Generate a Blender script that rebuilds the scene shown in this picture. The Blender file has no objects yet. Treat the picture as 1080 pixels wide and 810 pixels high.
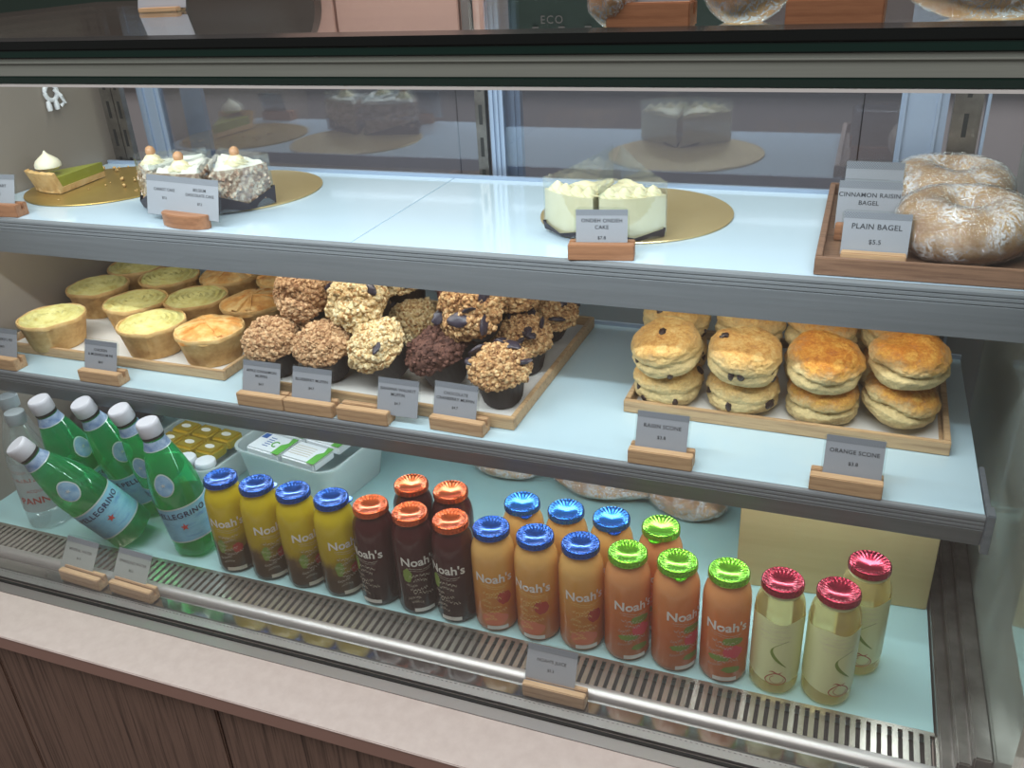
import bpy, bmesh, math, random
from math import sin, cos, pi, radians, sqrt, atan2
from mathutils import Vector, Matrix, noise
S = bpy.context.scene
COL = S.collection
rnd = random.Random(7)

# ------------------------------------------------------------------ camera, world, lights, exposure
cd = bpy.data.cameras.new('camera'); cam = bpy.data.objects.new('camera', cd); COL.objects.link(cam)
RX, RY, RZ = (0.9356361, 0.34931277, -0.05065261), (-0.11637794, 0.44078031, 0.8900387), (0.33322855, -0.82685749, 0.45306227)
cam.matrix_world = Matrix(((RX[0], RY[0], RZ[0], 0), (RX[1], RY[1], RZ[1], 0), (RX[2], RY[2], RZ[2], .818), (0, 0, 0, 1)))
cd.sensor_fit = 'HORIZONTAL'; cd.sensor_width = 36.0; cd.lens = 939.17 / 1080 * 36; cd.clip_start = .01
S.camera = cam

w = bpy.data.worlds.new('world'); S.world = w; w.use_nodes = True
w.node_tree.nodes['Background'].inputs[0].default_value = (.50, .46, .44, 1)
w.node_tree.nodes['Background'].inputs[1].default_value = .30

def area(name, loc, target, sx, sy, power, col):
    l = bpy.data.lights.new(name, 'AREA'); l.shape = 'RECTANGLE'; l.size = sx; l.size_y = sy; l.energy = power; l.color = col
    o = bpy.data.objects.new(name, l); COL.objects.link(o); o.location = loc
    o.rotation_euler = (Vector(target) - Vector(loc)).to_track_quat('-Z', 'Y').to_euler()
    return o
COOL = (.86, .95, 1.0)
area('led_strip_top', (-.55, .735, .703), (-.55, 1.06, .44), 1.42, .016, 5.4, COOL)
area('led_strip_shelf', (-.55, .985, .452), (-.55, 1.08, .20), 1.42, .014, 1.15, (1, .95, .88))
area('led_strip_lower', (-.55, .985, .222), (-.55, .975, 0), 1.42, .03, 1.9, (.9, .97, 1))
area('room_light', (-.6, -.35, 2.55), (-.5, .5, 0), 2.6, 1.2, 46, (1, .92, .89))
area('kitchen_fill', (-.6, 1.45, 2.5), (-.6, 1.75, 0), 3.0, .3, 50, (1, .95, .92))  # unseen lamp, added to brighten the wall and cabinets behind the doors

S.view_settings.view_transform = 'Standard'; S.view_settings.look = 'None'
S.view_settings.exposure = 0; S.view_settings.gamma = 1; S.view_settings.use_curve_mapping = False
S.cycles.use_denoising = True
S.cycles.max_bounces = 14; S.cycles.transparent_max_bounces = 40; S.cycles.glossy_bounces = 5
S.cycles.sample_clamp_indirect = 3; S.cycles.caustics_reflective = False; S.cycles.caustics_refractive = False

# ------------------------------------------------------------------ materials
def lin(c): return tuple(((v / 12.92) if v <= .04045 else ((v + .055) / 1.055) ** 2.4) for v in c)
def rgb(r, g, b): return lin((r / 255, g / 255, b / 255))
class NT:
    def __init__(s, name):
        s.m = bpy.data.materials.new(name); s.m.use_nodes = True; s.t = s.m.node_tree
        s.b = s.t.nodes['Principled BSDF']; s.out = s.t.nodes['Material Output']
    def n(s, kind, **kw):
        o = s.t.nodes.new(kind)
        for k, v in kw.items(): setattr(o, k, v)
        return o
    def l(s, a, b): s.t.links.new(a, b)
    def coord(s, which='Object', scale=(1, 1, 1)):
        c = s.n('ShaderNodeTexCoord'); mp = s.n('ShaderNodeMapping'); mp.inputs['Scale'].default_value = scale
        s.l(c.outputs[which], mp.inputs[0]); return mp.outputs[0]
    def ramp(s, fac, stops):
        r = s.n('ShaderNodeValToRGB'); e = r.color_ramp.elements
        while len(e) < len(stops): e.new(.5)
        for el, (p, c) in zip(e, stops): el.position = p; el.color = (*c[:3], 1)
        s.l(fac, r.inputs[0]); return r.outputs[0]
    def noise(s, vec, scale, detail=4, rough=.6):
        k = s.n('ShaderNodeTexNoise'); k.inputs['Scale'].default_value = scale; k.inputs['Detail'].default_value = detail
        k.inputs['Roughness'].default_value = rough; s.l(vec, k.inputs['Vector']); return k.outputs['Fac']
    def bump(s, h, strength, dist=.001):
        b = s.n('ShaderNodeBump'); b.inputs['Strength'].default_value = strength; b.inputs['Distance'].default_value = dist
        s.l(h, b.inputs['Height']); s.l(b.outputs[0], s.b.inputs['Normal'])
    def math(s, op, a, b=None):
        m = s.n('ShaderNodeMath', operation=op)
        for i, v in enumerate((a, b)):
            if v is None: continue
            if isinstance(v, (int, float)): m.inputs[i].default_value = v
            else: s.l(v, m.inputs[i])
        return m.outputs[0]

def plain(name, c, rough=.5, metal=0, coat=0, spec=.5, sss=0):
    k = NT(name); b = k.b.inputs
    b['Base Color'].default_value = (*c, 1); b['Roughness'].default_value = rough; b['Metallic'].default_value = metal
    b['Coat Weight'].default_value = coat; b['Specular IOR Level'].default_value = spec
    if sss:
        b['Subsurface Weight'].default_value = sss; b['Subsurface Radius'].default_value = (.01, .006, .003); b['Subsurface Scale'].default_value = 1
    return k.m
def speckled(name, stops, scale, rough=.7, bump=.4, bdist=.001, sc3=(1, 1, 1), detail=5, spec=.3, coat=0):
    k = NT(name); v = k.coord('Object', sc3); f = k.noise(v, scale, detail)
    k.l(k.ramp(f, stops), k.b.inputs['Base Color']); k.b.inputs['Roughness'].default_value = rough
    k.b.inputs['Specular IOR Level'].default_value = spec; k.b.inputs['Coat Weight'].default_value = coat
    if bump: k.bump(f, bump, bdist)
    return k.m
def sheet(name, tint, f0=.05, rough=0.0, body=None, body_fac=0.0, bump=None, gcol=(1, 1, 1)):
    """clear sheet: transmits straight through, reflects by angle"""
    k = NT(name); k.t.nodes.remove(k.b)
    tr = k.n('ShaderNodeBsdfTransparent'); tr.inputs[0].default_value = (*tint, 1)
    gl = k.n('ShaderNodeBsdfGlossy'); gl.inputs['Roughness'].default_value = rough; gl.inputs[0].default_value = (*gcol, 1)
    lw = k.n('ShaderNodeLayerWeight'); fac = k.math('MULTIPLY_ADD', k.math('POWER', lw.outputs['Facing'], 5), 1 - f0)
    fac.node.inputs[2].default_value = f0
    sh = tr.outputs[0]
    if body is not None:
        df = k.n('ShaderNodeBsdfDiffuse'); df.inputs[0].default_value = (*body, 1)
        tl = k.n('ShaderNodeBsdfTranslucent'); tl.inputs[0].default_value = (*body, 1)
        a = k.n('ShaderNodeMixShader'); a.inputs[0].default_value = .5; k.l(df.outputs[0], a.inputs[1]); k.l(tl.outputs[0], a.inputs[2])
        c = k.n('ShaderNodeMixShader'); c.inputs[0].default_value = body_fac; k.l(sh, c.inputs[1]); k.l(a.outputs[0], c.inputs[2]); sh = c.outputs[0]
    mx = k.n('ShaderNodeMixShader'); k.l(fac, mx.inputs[0]); k.l(sh, mx.inputs[1]); k.l(gl.outputs[0], mx.inputs[2])
    k.l(mx.outputs[0], k.out.inputs[0])
    if bump:
        v = k.coord('Object', bump[2] if len(bump) > 2 else (1, 1, 1)); f = k.noise(v, bump[0], 6, .7)
        bp = k.n('ShaderNodeBump'); bp.inputs['Strength'].default_value = bump[1]; bp.inputs['Distance'].default_value = .004
        k.l(f, bp.inputs['Height']); k.l(bp.outputs[0], gl.inputs['Normal'])
    return k.m
def woodmat(name, a, b, sc=(3, 60, 60), rough=.55):
    k = NT(name); v = k.coord('Object', sc); f = k.noise(v, 3, 6, .65)
    k.l(k.ramp(f, [(.3, a), (.55, b), (.72, tuple(x * .75 + y * .25 for x, y in zip(a, b)))]), k.b.inputs['Base Color'])
    k.b.inputs['Roughness'].default_value = rough; k.bump(f, .25, .0006)
    return k.m

M = {}
M['glass'] = sheet('clear_pane', (.97, .985, .98), .05)
M['door_glass'] = sheet('door_pane', (.84, .85, .87), .17, gcol=(.85, .9, 1))
M['top_glass'] = sheet('top_pane', (.90, .95, .93), .06)
M['acetate'] = sheet('clear_acetate', (.90, .93, .93), .13, .03, (.85, .88, .88), .04)
M['acrylic'] = sheet('clear_acrylic', (.95, .97, .97), .06)
M['opal'] = plain('opal_shelf', rgb(196, 216, 232), .12, spec=.5, coat=.3)
M['opal_mid'] = plain('opal_shelf_mid', rgb(184, 210, 222), .14, spec=.5, coat=.3)
M['deck'] = plain('aqua_deck', rgb(168, 206, 208), .16, spec=.5, coat=.2)
M['alu'] = speckled('brushed_aluminium', [(.3, rgb(118, 124, 132)), (.7, rgb(136, 142, 150))], 6, .42, 0, sc3=(1, 40, 40))
M['alu'].node_tree.nodes['Principled BSDF'].inputs['Metallic'].default_value = .55
M['fascia'] = speckled('grey_fascia', [(.3, rgb(116, 119, 123)), (.7, rgb(128, 131, 135))], 5, .38, 0, sc3=(1, 30, 30))
M['silver'] = plain('pale_silver_frame', rgb(168, 184, 208), .3, .35)
M['rail_steel'] = speckled('worn_steel', [(.3, rgb(105, 100, 96)), (.7, rgb(140, 135, 130))], 30, .28, 0)
M['rail_steel'].node_tree.nodes['Principled BSDF'].inputs['Metallic'].default_value = .8
M['mirror_steel'] = plain('polished_steel', rgb(178, 180, 178), .09, 1)
M['soft_steel'] = plain('satin_steel', rgb(176, 172, 172), .38, .75)
M['grille'] = plain('grille_metal', rgb(186, 182, 172), .26, .85)
M['dark'] = plain('black_slot', (.012, .012, .012), .6)
M['black'] = plain('black_border', (.006, .009, .009), .25)
M['green_edge'] = plain('green_glass_edge', rgb(16, 46, 40), .12, spec=.6)
M['header'] = speckled('grey_header', [(.3, rgb(132, 140, 134)), (.7, rgb(148, 156, 150))], 4, .3, 0, sc3=(.6, 40, 40))
M['white_line'] = plain('white_strip', rgb(225, 228, 228), .3)
M['counter'] = speckled('pale_stone', [(.35, rgb(208, 196, 192)), (.65, rgb(216, 205, 201))], 60, .28, 0)
M['counter_edge'] = plain('tan_edge', rgb(158, 126, 116), .45)
M['panel'] = woodmat('dark_oak', rgb(66, 49, 43), rgb(132, 108, 96), (70, 10, 1.5), .55)
M['wood'] = woodmat('pale_oak', rgb(150, 112, 80), rgb(196, 160, 122))
M['wood_tray'] = woodmat('tray_oak', rgb(150, 118, 86), rgb(198, 166, 126))
M['wood_red'] = woodmat('reddish_wood', rgb(128, 84, 58), rgb(160, 112, 80))
M['wood_dark'] = woodmat('walnut_tray', rgb(98, 70, 54), rgb(136, 102, 80))
M['card'] = plain('card', rgb(146, 149, 156), .6)
M['ink'] = plain('ink', rgb(42, 44, 52), .6)
k = NT('card_header'); ck = k.n('ShaderNodeTexChecker'); ck.inputs['Scale'].default_value = 700
ck.inputs['Color1'].default_value = (*rgb(92, 96, 104), 1); ck.inputs['Color2'].default_value = (*rgb(138, 142, 150), 1)
k.l(k.coord('Object'), ck.inputs[0]); k.l(ck.outputs[0], k.b.inputs['Base Color']); M['card_header'] = k.m
M['card_hazed'] = plain('hazed_card', rgb(140, 146, 144), .5)  # front glass haze over the gutter tags is painted into this card colour
M['paper'] = plain('white_paper', rgb(222, 220, 216), .7)
M['cup'] = plain('dark_baking_paper', rgb(44, 38, 38), .65)
M['gold'] = speckled('gold_board', [(.35, rgb(206, 180, 128)), (.65, rgb(222, 198, 148))], 4, .3, 0)
M['gold'].node_tree.nodes['Principled BSDF'].inputs['Metallic'].default_value = .55
M['gold_dull'] = speckled('dull_gold_board', [(.35, rgb(160, 132, 70)), (.65, rgb(182, 152, 88))], 8, .34, 0)
M['gold_dull'].node_tree.nodes['Principled BSDF'].inputs['Metallic'].default_value = .55
M['crust'] = speckled('baked_crust', [(.25, rgb(184, 136, 80)), (.5, rgb(216, 176, 116)), (.75, rgb(230, 198, 144))], 60, .7, .5, .0012)
M['mash'] = speckled('potato_mash', [(.25, rgb(190, 162, 84)), (.45, rgb(214, 204, 130)), (.75, rgb(228, 222, 160))], 60, .55, .5, .0012)
M['pastry_lid'] = speckled('golden_pastry', [(.28, rgb(190, 116, 52)), (.46, rgb(224, 164, 92)), (.66, rgb(242, 208, 146))], 44, .42, .5, .001, coat=.2)
def crumbmat(name, stops):
    k = NT(name); v = k.coord(); vo = k.n('ShaderNodeTexVoronoi'); vo.inputs['Scale'].default_value = 320; k.l(v, vo.inputs['Vector'])
    sp = k.n('ShaderNodeSeparateColor'); k.l(vo.outputs['Color'], sp.inputs[0])
    f = k.math('ADD', k.math('MULTIPLY', sp.outputs[0], .5), k.math('MULTIPLY', k.noise(v, 45, 4), .5))
    k.l(k.ramp(f, stops), k.b.inputs['Base Color']); k.b.inputs['Roughness'].default_value = .75
    k.b.inputs['Specular IOR Level'].default_value = .25; k.bump(k.noise(v, 420, 3), .5, .001)
    return k.m
M['crumb_apple'] = crumbmat('cinnamon_crumble', [(.2, rgb(128, 88, 60)), (.5, rgb(182, 144, 106)), (.8, rgb(214, 182, 144))])
M['crumb_pale'] = crumbmat('pale_crumble', [(.2, rgb(158, 112, 66)), (.5, rgb(214, 190, 142)), (.8, rgb(234, 220, 182))])
M['crumb_gold'] = crumbmat('golden_crumble', [(.2, rgb(112, 74, 50)), (.5, rgb(186, 144, 98)), (.8, rgb(220, 192, 146))])
M['crumb_choc'] = crumbmat('chocolate_crumble', [(.2, rgb(58, 36, 32)), (.5, rgb(92, 62, 54)), (.8, rgb(118, 82, 70))])
M['crumb_red'] = crumbmat('reddish_crumble', [(.2, rgb(86, 50, 44)), (.5, rgb(132, 88, 76)), (.8, rgb(158, 112, 98))])
M['berry'] = plain('dark_berry', rgb(52, 46, 58), .35)
def sconemat(name, top0, top1, top2, side, zc):
    k = NT(name); v = k.coord(); sx = k.n('ShaderNodeSeparateXYZ'); k.l(v, sx.inputs[0])
    f = k.noise(v, 34, 6, .75); f2 = k.noise(v, 260, 5, .75); f3 = k.noise(v, 95, 6, .8)
    z = k.math('ADD', k.math('MULTIPLY', sx.outputs[2], 55), k.math('MULTIPLY', k.math('SUBTRACT', f, .5), 3.2))
    z = k.math('SUBTRACT', z, zc * 55 - .5)
    z = k.math('ADD', z, k.math('MULTIPLY', k.math('SUBTRACT', f3, .5), 1.4))
    tf = k.math('ADD', k.math('ADD', k.math('MULTIPLY', f, .45), k.math('MULTIPLY', f3, .35)), k.math('MULTIPLY', f2, .2))
    top = k.ramp(tf, [(.40, top0), (.49, top1), (.58, top2)])
    mx = k.n('ShaderNodeMix', data_type='RGBA'); cl = k.n('ShaderNodeClamp'); k.l(z, cl.inputs[0]); k.l(cl.outputs[0], mx.inputs['Factor'])
    sd = k.ramp(f2, [(.3, tuple(x * .74 for x in side)), (.58, side)])
    k.l(sd, mx.inputs['A']); k.l(top, mx.inputs['B']); k.l(mx.outputs['Result'], k.b.inputs['Base Color'])
    k.b.inputs['Roughness'].default_value = .5; k.b.inputs['Specular IOR Level'].default_value = .4
    k.bump(k.math('ADD', k.math('MULTIPLY', f2, .35), k.math('MULTIPLY', f3, .65)), 1.0, .0045)
    return k.m
M['scone_raisin'] = sconemat('raisin_scone_bake', rgb(180, 112, 50), rgb(220, 168, 92), rgb(238, 206, 138), rgb(232, 206, 148), .012)
M['scone_orange'] = sconemat('orange_scone_bake', rgb(178, 90, 24), rgb(214, 138, 46), rgb(238, 186, 92), rgb(236, 212, 154), .012)
M['raisin'] = plain('raisin_skin', rgb(52, 34, 30), .35)
M['cream'] = speckled('whipped_cream', [(.3, rgb(238, 234, 222)), (.7, rgb(248, 246, 238))], 30, .5, .2, .001)
M['butter_cream'] = plain('butter_cream', rgb(238, 228, 188), .45, sss=.1)
M['cake_side'] = speckled('pale_cake_side', [(.3, rgb(218, 206, 164)), (.7, rgb(232, 222, 188))], 24, .5, .1, .001)
M['nut_side'] = speckled('nut_coating', [(.3, rgb(128, 92, 76)), (.48, rgb(176, 146, 124)), (.6, rgb(222, 206, 186)), (.75, rgb(150, 116, 96))], 110, .7, .6, .002, detail=3)
M['hazelnut'] = plain('hazelnut_skin', rgb(188, 142, 104), .4)
M['plum_paper'] = plain('dark_plum_paper', rgb(48, 42, 50), .6)
M['lime'] = speckled('lime_curd', [(.3, rgb(132, 136, 44)), (.7, rgb(158, 160, 62))], 14, .3, 0)
M['meringue'] = plain('meringue', rgb(236, 230, 206), .45, sss=.1)
M['bagel'] = speckled('bagel_bake', [(.3, rgb(140, 102, 62)), (.55, rgb(178, 138, 88)), (.75, rgb(204, 170, 120))], 22, .55, .3, .002)
M['bread'] = speckled('bread_bake', [(.3, rgb(168, 108, 62)), (.6, rgb(206, 156, 100)), (.8, rgb(226, 192, 142))], 18, .6, .3, .002)
def filmmat():
    k = NT('cling_film'); k.t.nodes.remove(k.b); v = k.coord('Object', (1, 1, 1))
    tr = k.n('ShaderNodeBsdfTransparent'); tr.inputs[0].default_value = (.95, .95, .96, 1)
    gl = k.n('ShaderNodeBsdfGlossy'); gl.inputs['Roughness'].default_value = .06
    df = k.n('ShaderNodeBsdfDiffuse'); df.inputs[0].default_value = (.86, .88, .92, 1)
    wn = k.n('ShaderNodeTexNoise'); wn.inputs['Scale'].default_value = 26; wn.inputs['Detail'].default_value = 3; k.l(v, wn.inputs['Vector'])
    mxv = k.n('ShaderNodeMix', data_type='RGBA'); mxv.inputs['Factor'].default_value = .06; k.l(v, mxv.inputs['A']); k.l(wn.outputs['Color'], mxv.inputs['B'])
    mp = k.n('ShaderNodeMapping'); mp.inputs['Scale'].default_value = (1, 1.6, .55); mp.inputs['Rotation'].default_value = (.4, .3, .8); k.l(mxv.outputs['Result'], mp.inputs[0])
    f = k.noise(mp.outputs[0], 150, 5, .65)
    ridge = k.math('SUBTRACT', 1.0, k.math('MULTIPLY', k.math('ABSOLUTE', k.math('SUBTRACT', f, .5)), 11.0))
    cl = k.n('ShaderNodeClamp'); k.l(ridge, cl.inputs[0]); patch = k.noise(v, 24, 3)
    pc = k.n('ShaderNodeClamp'); k.l(k.math('MULTIPLY', k.math('SUBTRACT', patch, .40), 5.0), pc.inputs[0])
    crease_glint = k.math('MULTIPLY', k.math('POWER', cl.outputs[0], 1.6), pc.outputs[0])  # milky film creases, whitened to paint in the sparkle of the wrap
    bp = k.n('ShaderNodeBump'); bp.inputs['Strength'].default_value = 1.0; bp.inputs['Distance'].default_value = .004; k.l(f, bp.inputs['Height']); k.l(bp.outputs[0], gl.inputs['Normal'])
    a = k.n('ShaderNodeMixShader'); k.l(k.math('MULTIPLY_ADD', crease_glint, .92), a.inputs[0]); a.inputs[0].links[0].from_node.inputs[2].default_value = .02
    k.l(tr.outputs[0], a.inputs[1]); k.l(df.outputs[0], a.inputs[2])
    b = k.n('ShaderNodeMixShader'); lw = k.n('ShaderNodeLayerWeight'); fac = k.math('MULTIPLY_ADD', k.math('POWER', lw.outputs['Facing'], 4), .8); fac.node.inputs[2].default_value = .15
    k.l(fac, b.inputs[0]); k.l(a.outputs[0], b.inputs[1]); k.l(gl.outputs[0], b.inputs[2]); k.l(b.outputs[0], k.out.inputs[0])
    return k.m
M['wrap'] = filmmat()
M['cardboard'] = speckled('cardboard', [(.3, rgb(190, 168, 122)), (.7, rgb(202, 182, 136))], 3, .8, 0, sc3=(1, 1, 12))
M['tub'] = sheet('frosted_tub', (.85, .90, .90), .06, .15, (.94, .98, .98), .50)
M['white_plastic'] = plain('white_plastic', rgb(226, 228, 232), .35)
M['label_green'] = plain('green_print', rgb(96, 170, 70), .5)
M['label_blue'] = plain('blue_print', rgb(48, 92, 160), .5)
M['gold_foil'] = speckled('gold_foil', [(.3, rgb(214, 178, 50)), (.7, rgb(240, 212, 100))], 40, .22, .3, .001)
M['gold_foil'].node_tree.nodes['Principled BSDF'].inputs['Metallic'].default_value = .6
M['black_bag'] = plain('dark_bag', rgb(44, 40, 42), .28, coat=.5)
def lidmat(name, c): return plain(name, c, .2, .8, coat=.5)
M['lid_blue'] = lidmat('blue_lid', rgb(20, 84, 176)); M['lid_orange'] = lidmat('orange_lid', rgb(214, 92, 40))
M['lid_green'] = lidmat('green_lid', rgb(122, 196, 44)); M['lid_crimson'] = lidmat('crimson_lid', rgb(160, 28, 58))
M['lid_blue_lit'] = lidmat('lit_blue_lid', rgb(24, 112, 200))  # blue lid again, with the LED light on the back row painted in
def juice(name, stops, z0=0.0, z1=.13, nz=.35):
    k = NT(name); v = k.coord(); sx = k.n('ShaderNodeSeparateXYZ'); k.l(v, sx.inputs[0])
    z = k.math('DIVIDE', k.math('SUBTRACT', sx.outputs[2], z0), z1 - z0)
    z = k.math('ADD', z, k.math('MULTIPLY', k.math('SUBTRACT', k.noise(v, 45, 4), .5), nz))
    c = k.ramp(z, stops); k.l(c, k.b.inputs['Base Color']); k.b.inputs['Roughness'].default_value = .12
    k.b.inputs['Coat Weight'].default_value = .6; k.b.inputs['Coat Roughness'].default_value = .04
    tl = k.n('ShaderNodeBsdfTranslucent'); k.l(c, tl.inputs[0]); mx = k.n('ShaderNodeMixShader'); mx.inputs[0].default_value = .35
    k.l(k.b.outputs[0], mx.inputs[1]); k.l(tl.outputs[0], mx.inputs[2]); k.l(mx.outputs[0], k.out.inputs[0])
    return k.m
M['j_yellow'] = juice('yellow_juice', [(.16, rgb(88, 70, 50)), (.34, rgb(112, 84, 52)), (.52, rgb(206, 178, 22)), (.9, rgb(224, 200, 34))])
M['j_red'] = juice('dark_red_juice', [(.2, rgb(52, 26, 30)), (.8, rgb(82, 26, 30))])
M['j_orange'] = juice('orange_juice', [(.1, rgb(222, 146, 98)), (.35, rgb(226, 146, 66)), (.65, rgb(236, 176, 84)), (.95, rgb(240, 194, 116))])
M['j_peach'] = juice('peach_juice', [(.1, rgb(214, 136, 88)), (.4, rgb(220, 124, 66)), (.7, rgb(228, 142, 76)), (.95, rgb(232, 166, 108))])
M['j_pale'] = sheet('pale_apple_juice', (.94, .86, .60), .05, 0, (.9, .78, .42), .35)
M['pale_label'] = plain('pale_green_label', rgb(226, 230, 174), .45, coat=.4)
M['print_white'] = plain('white_print', rgb(226, 222, 214), .5)
M['print_grey'] = plain('pale_print', rgb(206, 196, 178), .5)
M['print_pink'] = plain('pink_print', rgb(214, 78, 92), .5)
M['print_green'] = plain('leaf_print', rgb(122, 146, 58), .5)
M['print_red'] = plain('red_print', rgb(176, 60, 48), .5)
M['print_yellow'] = plain('yellow_print', rgb(242, 216, 130), .5)
M['print_coral'] = plain('coral_print', rgb(222, 128, 96), .5)
M['print_navy'] = plain('navy_print', rgb(28, 44, 84), .5)
M['green_glass'] = sheet('green_bottle', (.34, .88, .56), .06, 0, (.03, .60, .24), .30)
M['green_water'] = sheet('bottled_water', (.60, .92, .70), .02)
M['clear_pet'] = sheet('clear_bottle', (.93, .95, .95), .07, 0, (.8, .85, .85), .10)
M['blue_label'] = speckled('pale_blue_label', [(.3, rgb(112, 170, 204)), (.55, rgb(140, 196, 220)), (.75, rgb(90, 140, 196))], 30, .45, 0, sc3=(1, 1, 3))
M['neck_label'] = speckled('neck_label', [(.3, rgb(90, 122, 168)), (.7, rgb(166, 186, 210))], 120, .45, 0)
M['emblem'] = speckled('emblem_label', [(.3, rgb(96, 140, 178)), (.7, rgb(150, 182, 204))], 90, .45, 0)
M['silver_print'] = plain('silver_print', rgb(206, 214, 216), .3, .3)
M['red_star'] = plain('red_star', rgb(196, 64, 52), .5)
M['white_label'] = sheet('translucent_white_label', (.8, .82, .83), .04, .2, (.62, .64, .65), .72)
M['cap_white'] = plain('white_cap', rgb(212, 212, 222), .35)
M['cap_clear'] = plain('grey_cap', rgb(150, 160, 166), .3)
M['wall_dark'] = plain('dark_wall', rgb(112, 103, 100), .45)
M['wall_kitchen'] = plain('kitchen_wall', rgb(92, 86, 86), .6)
M['pink_panel'] = plain('pink_cabinet', rgb(196, 164, 152), .45)
M['grey_panel'] = plain('grey_cabinet', rgb(118, 114, 112), .5)
M['base_unit'] = plain('base_unit', rgb(180, 177, 182), .5)
M['appliance'] = plain('dark_appliance', rgb(78, 72, 68), .4)
M['machine'] = plain('dark_green_machine', rgb(40, 56, 50), .35)
M['floor'] = plain('floor', rgb(178, 168, 160), .5)
k = NT('mirror_wall'); k.b.inputs['Base Color'].default_value = (*rgb(160, 168, 160), 1); k.b.inputs['Roughness'].default_value = .5
g = k.n('ShaderNodeBsdfGlossy'); g.inputs[0].default_value = (.84, .92, .89, 1); g.inputs['Roughness'].default_value = .02
mx = k.n('ShaderNodeMixShader'); mx.inputs[0].default_value = .60; k.l(k.b.outputs[0], mx.inputs[1]); k.l(g.outputs[0], mx.inputs[2]); k.l(mx.outputs[0], k.out.inputs[0])
M['mirror_wall'] = k.m
k = NT('left_wall'); k.b.inputs['Base Color'].default_value = (*rgb(142, 132, 122), 1); k.b.inputs['Roughness'].default_value = .4
M['left_wall'] = k.m
M['back_panel'] = plain('back_panel', rgb(150, 156, 164), .22)

# ------------------------------------------------------------------ mesh helpers
class MB:
    def __init__(s): s.v = []; s.f = []
    def add(s, vs, fs):
        o = len(s.v); s.v += [tuple(p) for p in vs]; s.f += [tuple(i + o for i in f) for f in fs]; return s
    def box(s, x0, x1, y0, y1, z0, z1, mat=None):
        vs = [(x, y, z) for z in (z0, z1) for y in (y0, y1) for x in (x0, x1)]
        if mat: vs = [mat @ Vector(v) for v in vs]
        return s.add(vs, [(0, 2, 3, 1), (4, 5, 7, 6), (0, 1, 5, 4), (2, 6, 7, 3), (0, 4, 6, 2), (1, 3, 7, 5)])
    def lathe(s, prof, n=32, cap0=True, cap1=True, fn=None, mat=None):
        o = []
        for i, (r, z) in enumerate(prof):
            for j in range(n):
                a = 2 * pi * j / n; rr, zz = (r, z) if fn is None else fn(r, z, a, i)
                o.append((rr * cos(a), rr * sin(a), zz))
        if mat: o = [mat @ Vector(v) for v in o]
        fs = [(i * n + j, i * n + (j + 1) % n, (i + 1) * n + (j + 1) % n, (i + 1) * n + j) for i in range(len(prof) - 1) for j in range(n)]
        if cap0: fs.append(tuple(reversed(range(n))))
        if cap1: fs.append(tuple(range((len(prof) - 1) * n, len(prof) * n)))
        return s.add(o, fs)
    def extrude_x(s, prof, x0, x1):
        n = len(prof); vs = [(x0, y, z) for y, z in prof] + [(x1, y, z) for y, z in prof]
        fs = [(i, (i + 1) % n, n + (i + 1) % n, n + i) for i in range(n)] + [tuple(reversed(range(n))), tuple(range(n, 2 * n))]
        return s.add(vs, fs)
    def prism(s, pts, z0, z1, mat=None):
        n = len(pts); vs = [(x, y, z0) for x, y in pts] + [(x, y, z1) for x, y in pts]
        if mat: vs = [mat @ Vector(v) for v in vs]
        fs = [(i, (i + 1) % n, n + (i + 1) % n, n + i) for i in range(n)] + [tuple(reversed(range(n))), tuple(range(n, 2 * n))]
        return s.add(vs, fs)
    def tube(s, pts, r, n=8, closed=False):
        pts = [Vector(p) for p in pts]; m = len(pts); o = []
        for i, p in enumerate(pts):
            if closed: t = pts[(i + 1) % m] - pts[i - 1]
            else: t = pts[min(i + 1, m - 1)] - pts[max(i - 1, 0)]
            t.normalize(); u = t.cross(Vector((0.13, .21, .97))).normalized(); q = t.cross(u)
            rr = r(i / max(1, m - 1)) if callable(r) else r
            o += [p + u * rr * cos(2 * pi * j / n) + q * rr * sin(2 * pi * j / n) for j in range(n)]
        mm = m if closed else m - 1
        fs = [(i * n + j, i * n + (j + 1) % n, ((i + 1) % m) * n + (j + 1) % n, ((i + 1) % m) * n + j) for i in range(mm) for j in range(n)]
        if not closed: fs += [tuple(reversed(range(n))), tuple(range((m - 1) * n, m * n))]
        return s.add(o, fs)
    def blob(s, c, r, mesh, rot=0.0, sq=(1, 1, 1)):
        vs, fs = mesh; m = Matrix.Rotation(rot, 3, 'Z') @ Matrix.Rotation(rot * 1.7, 3, 'X')
        return s.add([Vector(c) + m @ Vector((v[0] * r * sq[0], v[1] * r * sq[1], v[2] * r * sq[2])) for v in vs], fs)
    def mesh(s, name, mat, smooth=True, bevel=0):
        me = bpy.data.meshes.new(name); me.from_pydata(s.v, [], s.f); me.update()
        bm = bmesh.new(); bm.from_mesh(me); bmesh.ops.recalc_face_normals(bm, faces=bm.faces)
        if bevel: bmesh.ops.bevel(bm, geom=[e for e in bm.edges if len(e.link_faces) == 2 and e.calc_face_angle(0) > .6], offset=bevel, segments=2, affect='EDGES', clamp_overlap=True)
        bm.to_mesh(me); bm.free()
        me.materials.append(M[mat] if isinstance(mat, str) else mat)
        if smooth:
            for p in me.polygons: p.use_smooth = True
            try: me.set_sharp_from_angle(angle=radians(42))
            except Exception: pass
        return me
    def build(s, name, mat, parent=None, smooth=True, bevel=0):
        return link(name, s.mesh(name, mat, smooth, bevel), parent)
def link(name, me, parent=None):
    o = bpy.data.objects.new(name, me); COL.objects.link(o)
    if parent is not None: o.parent = parent
    return o
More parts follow.
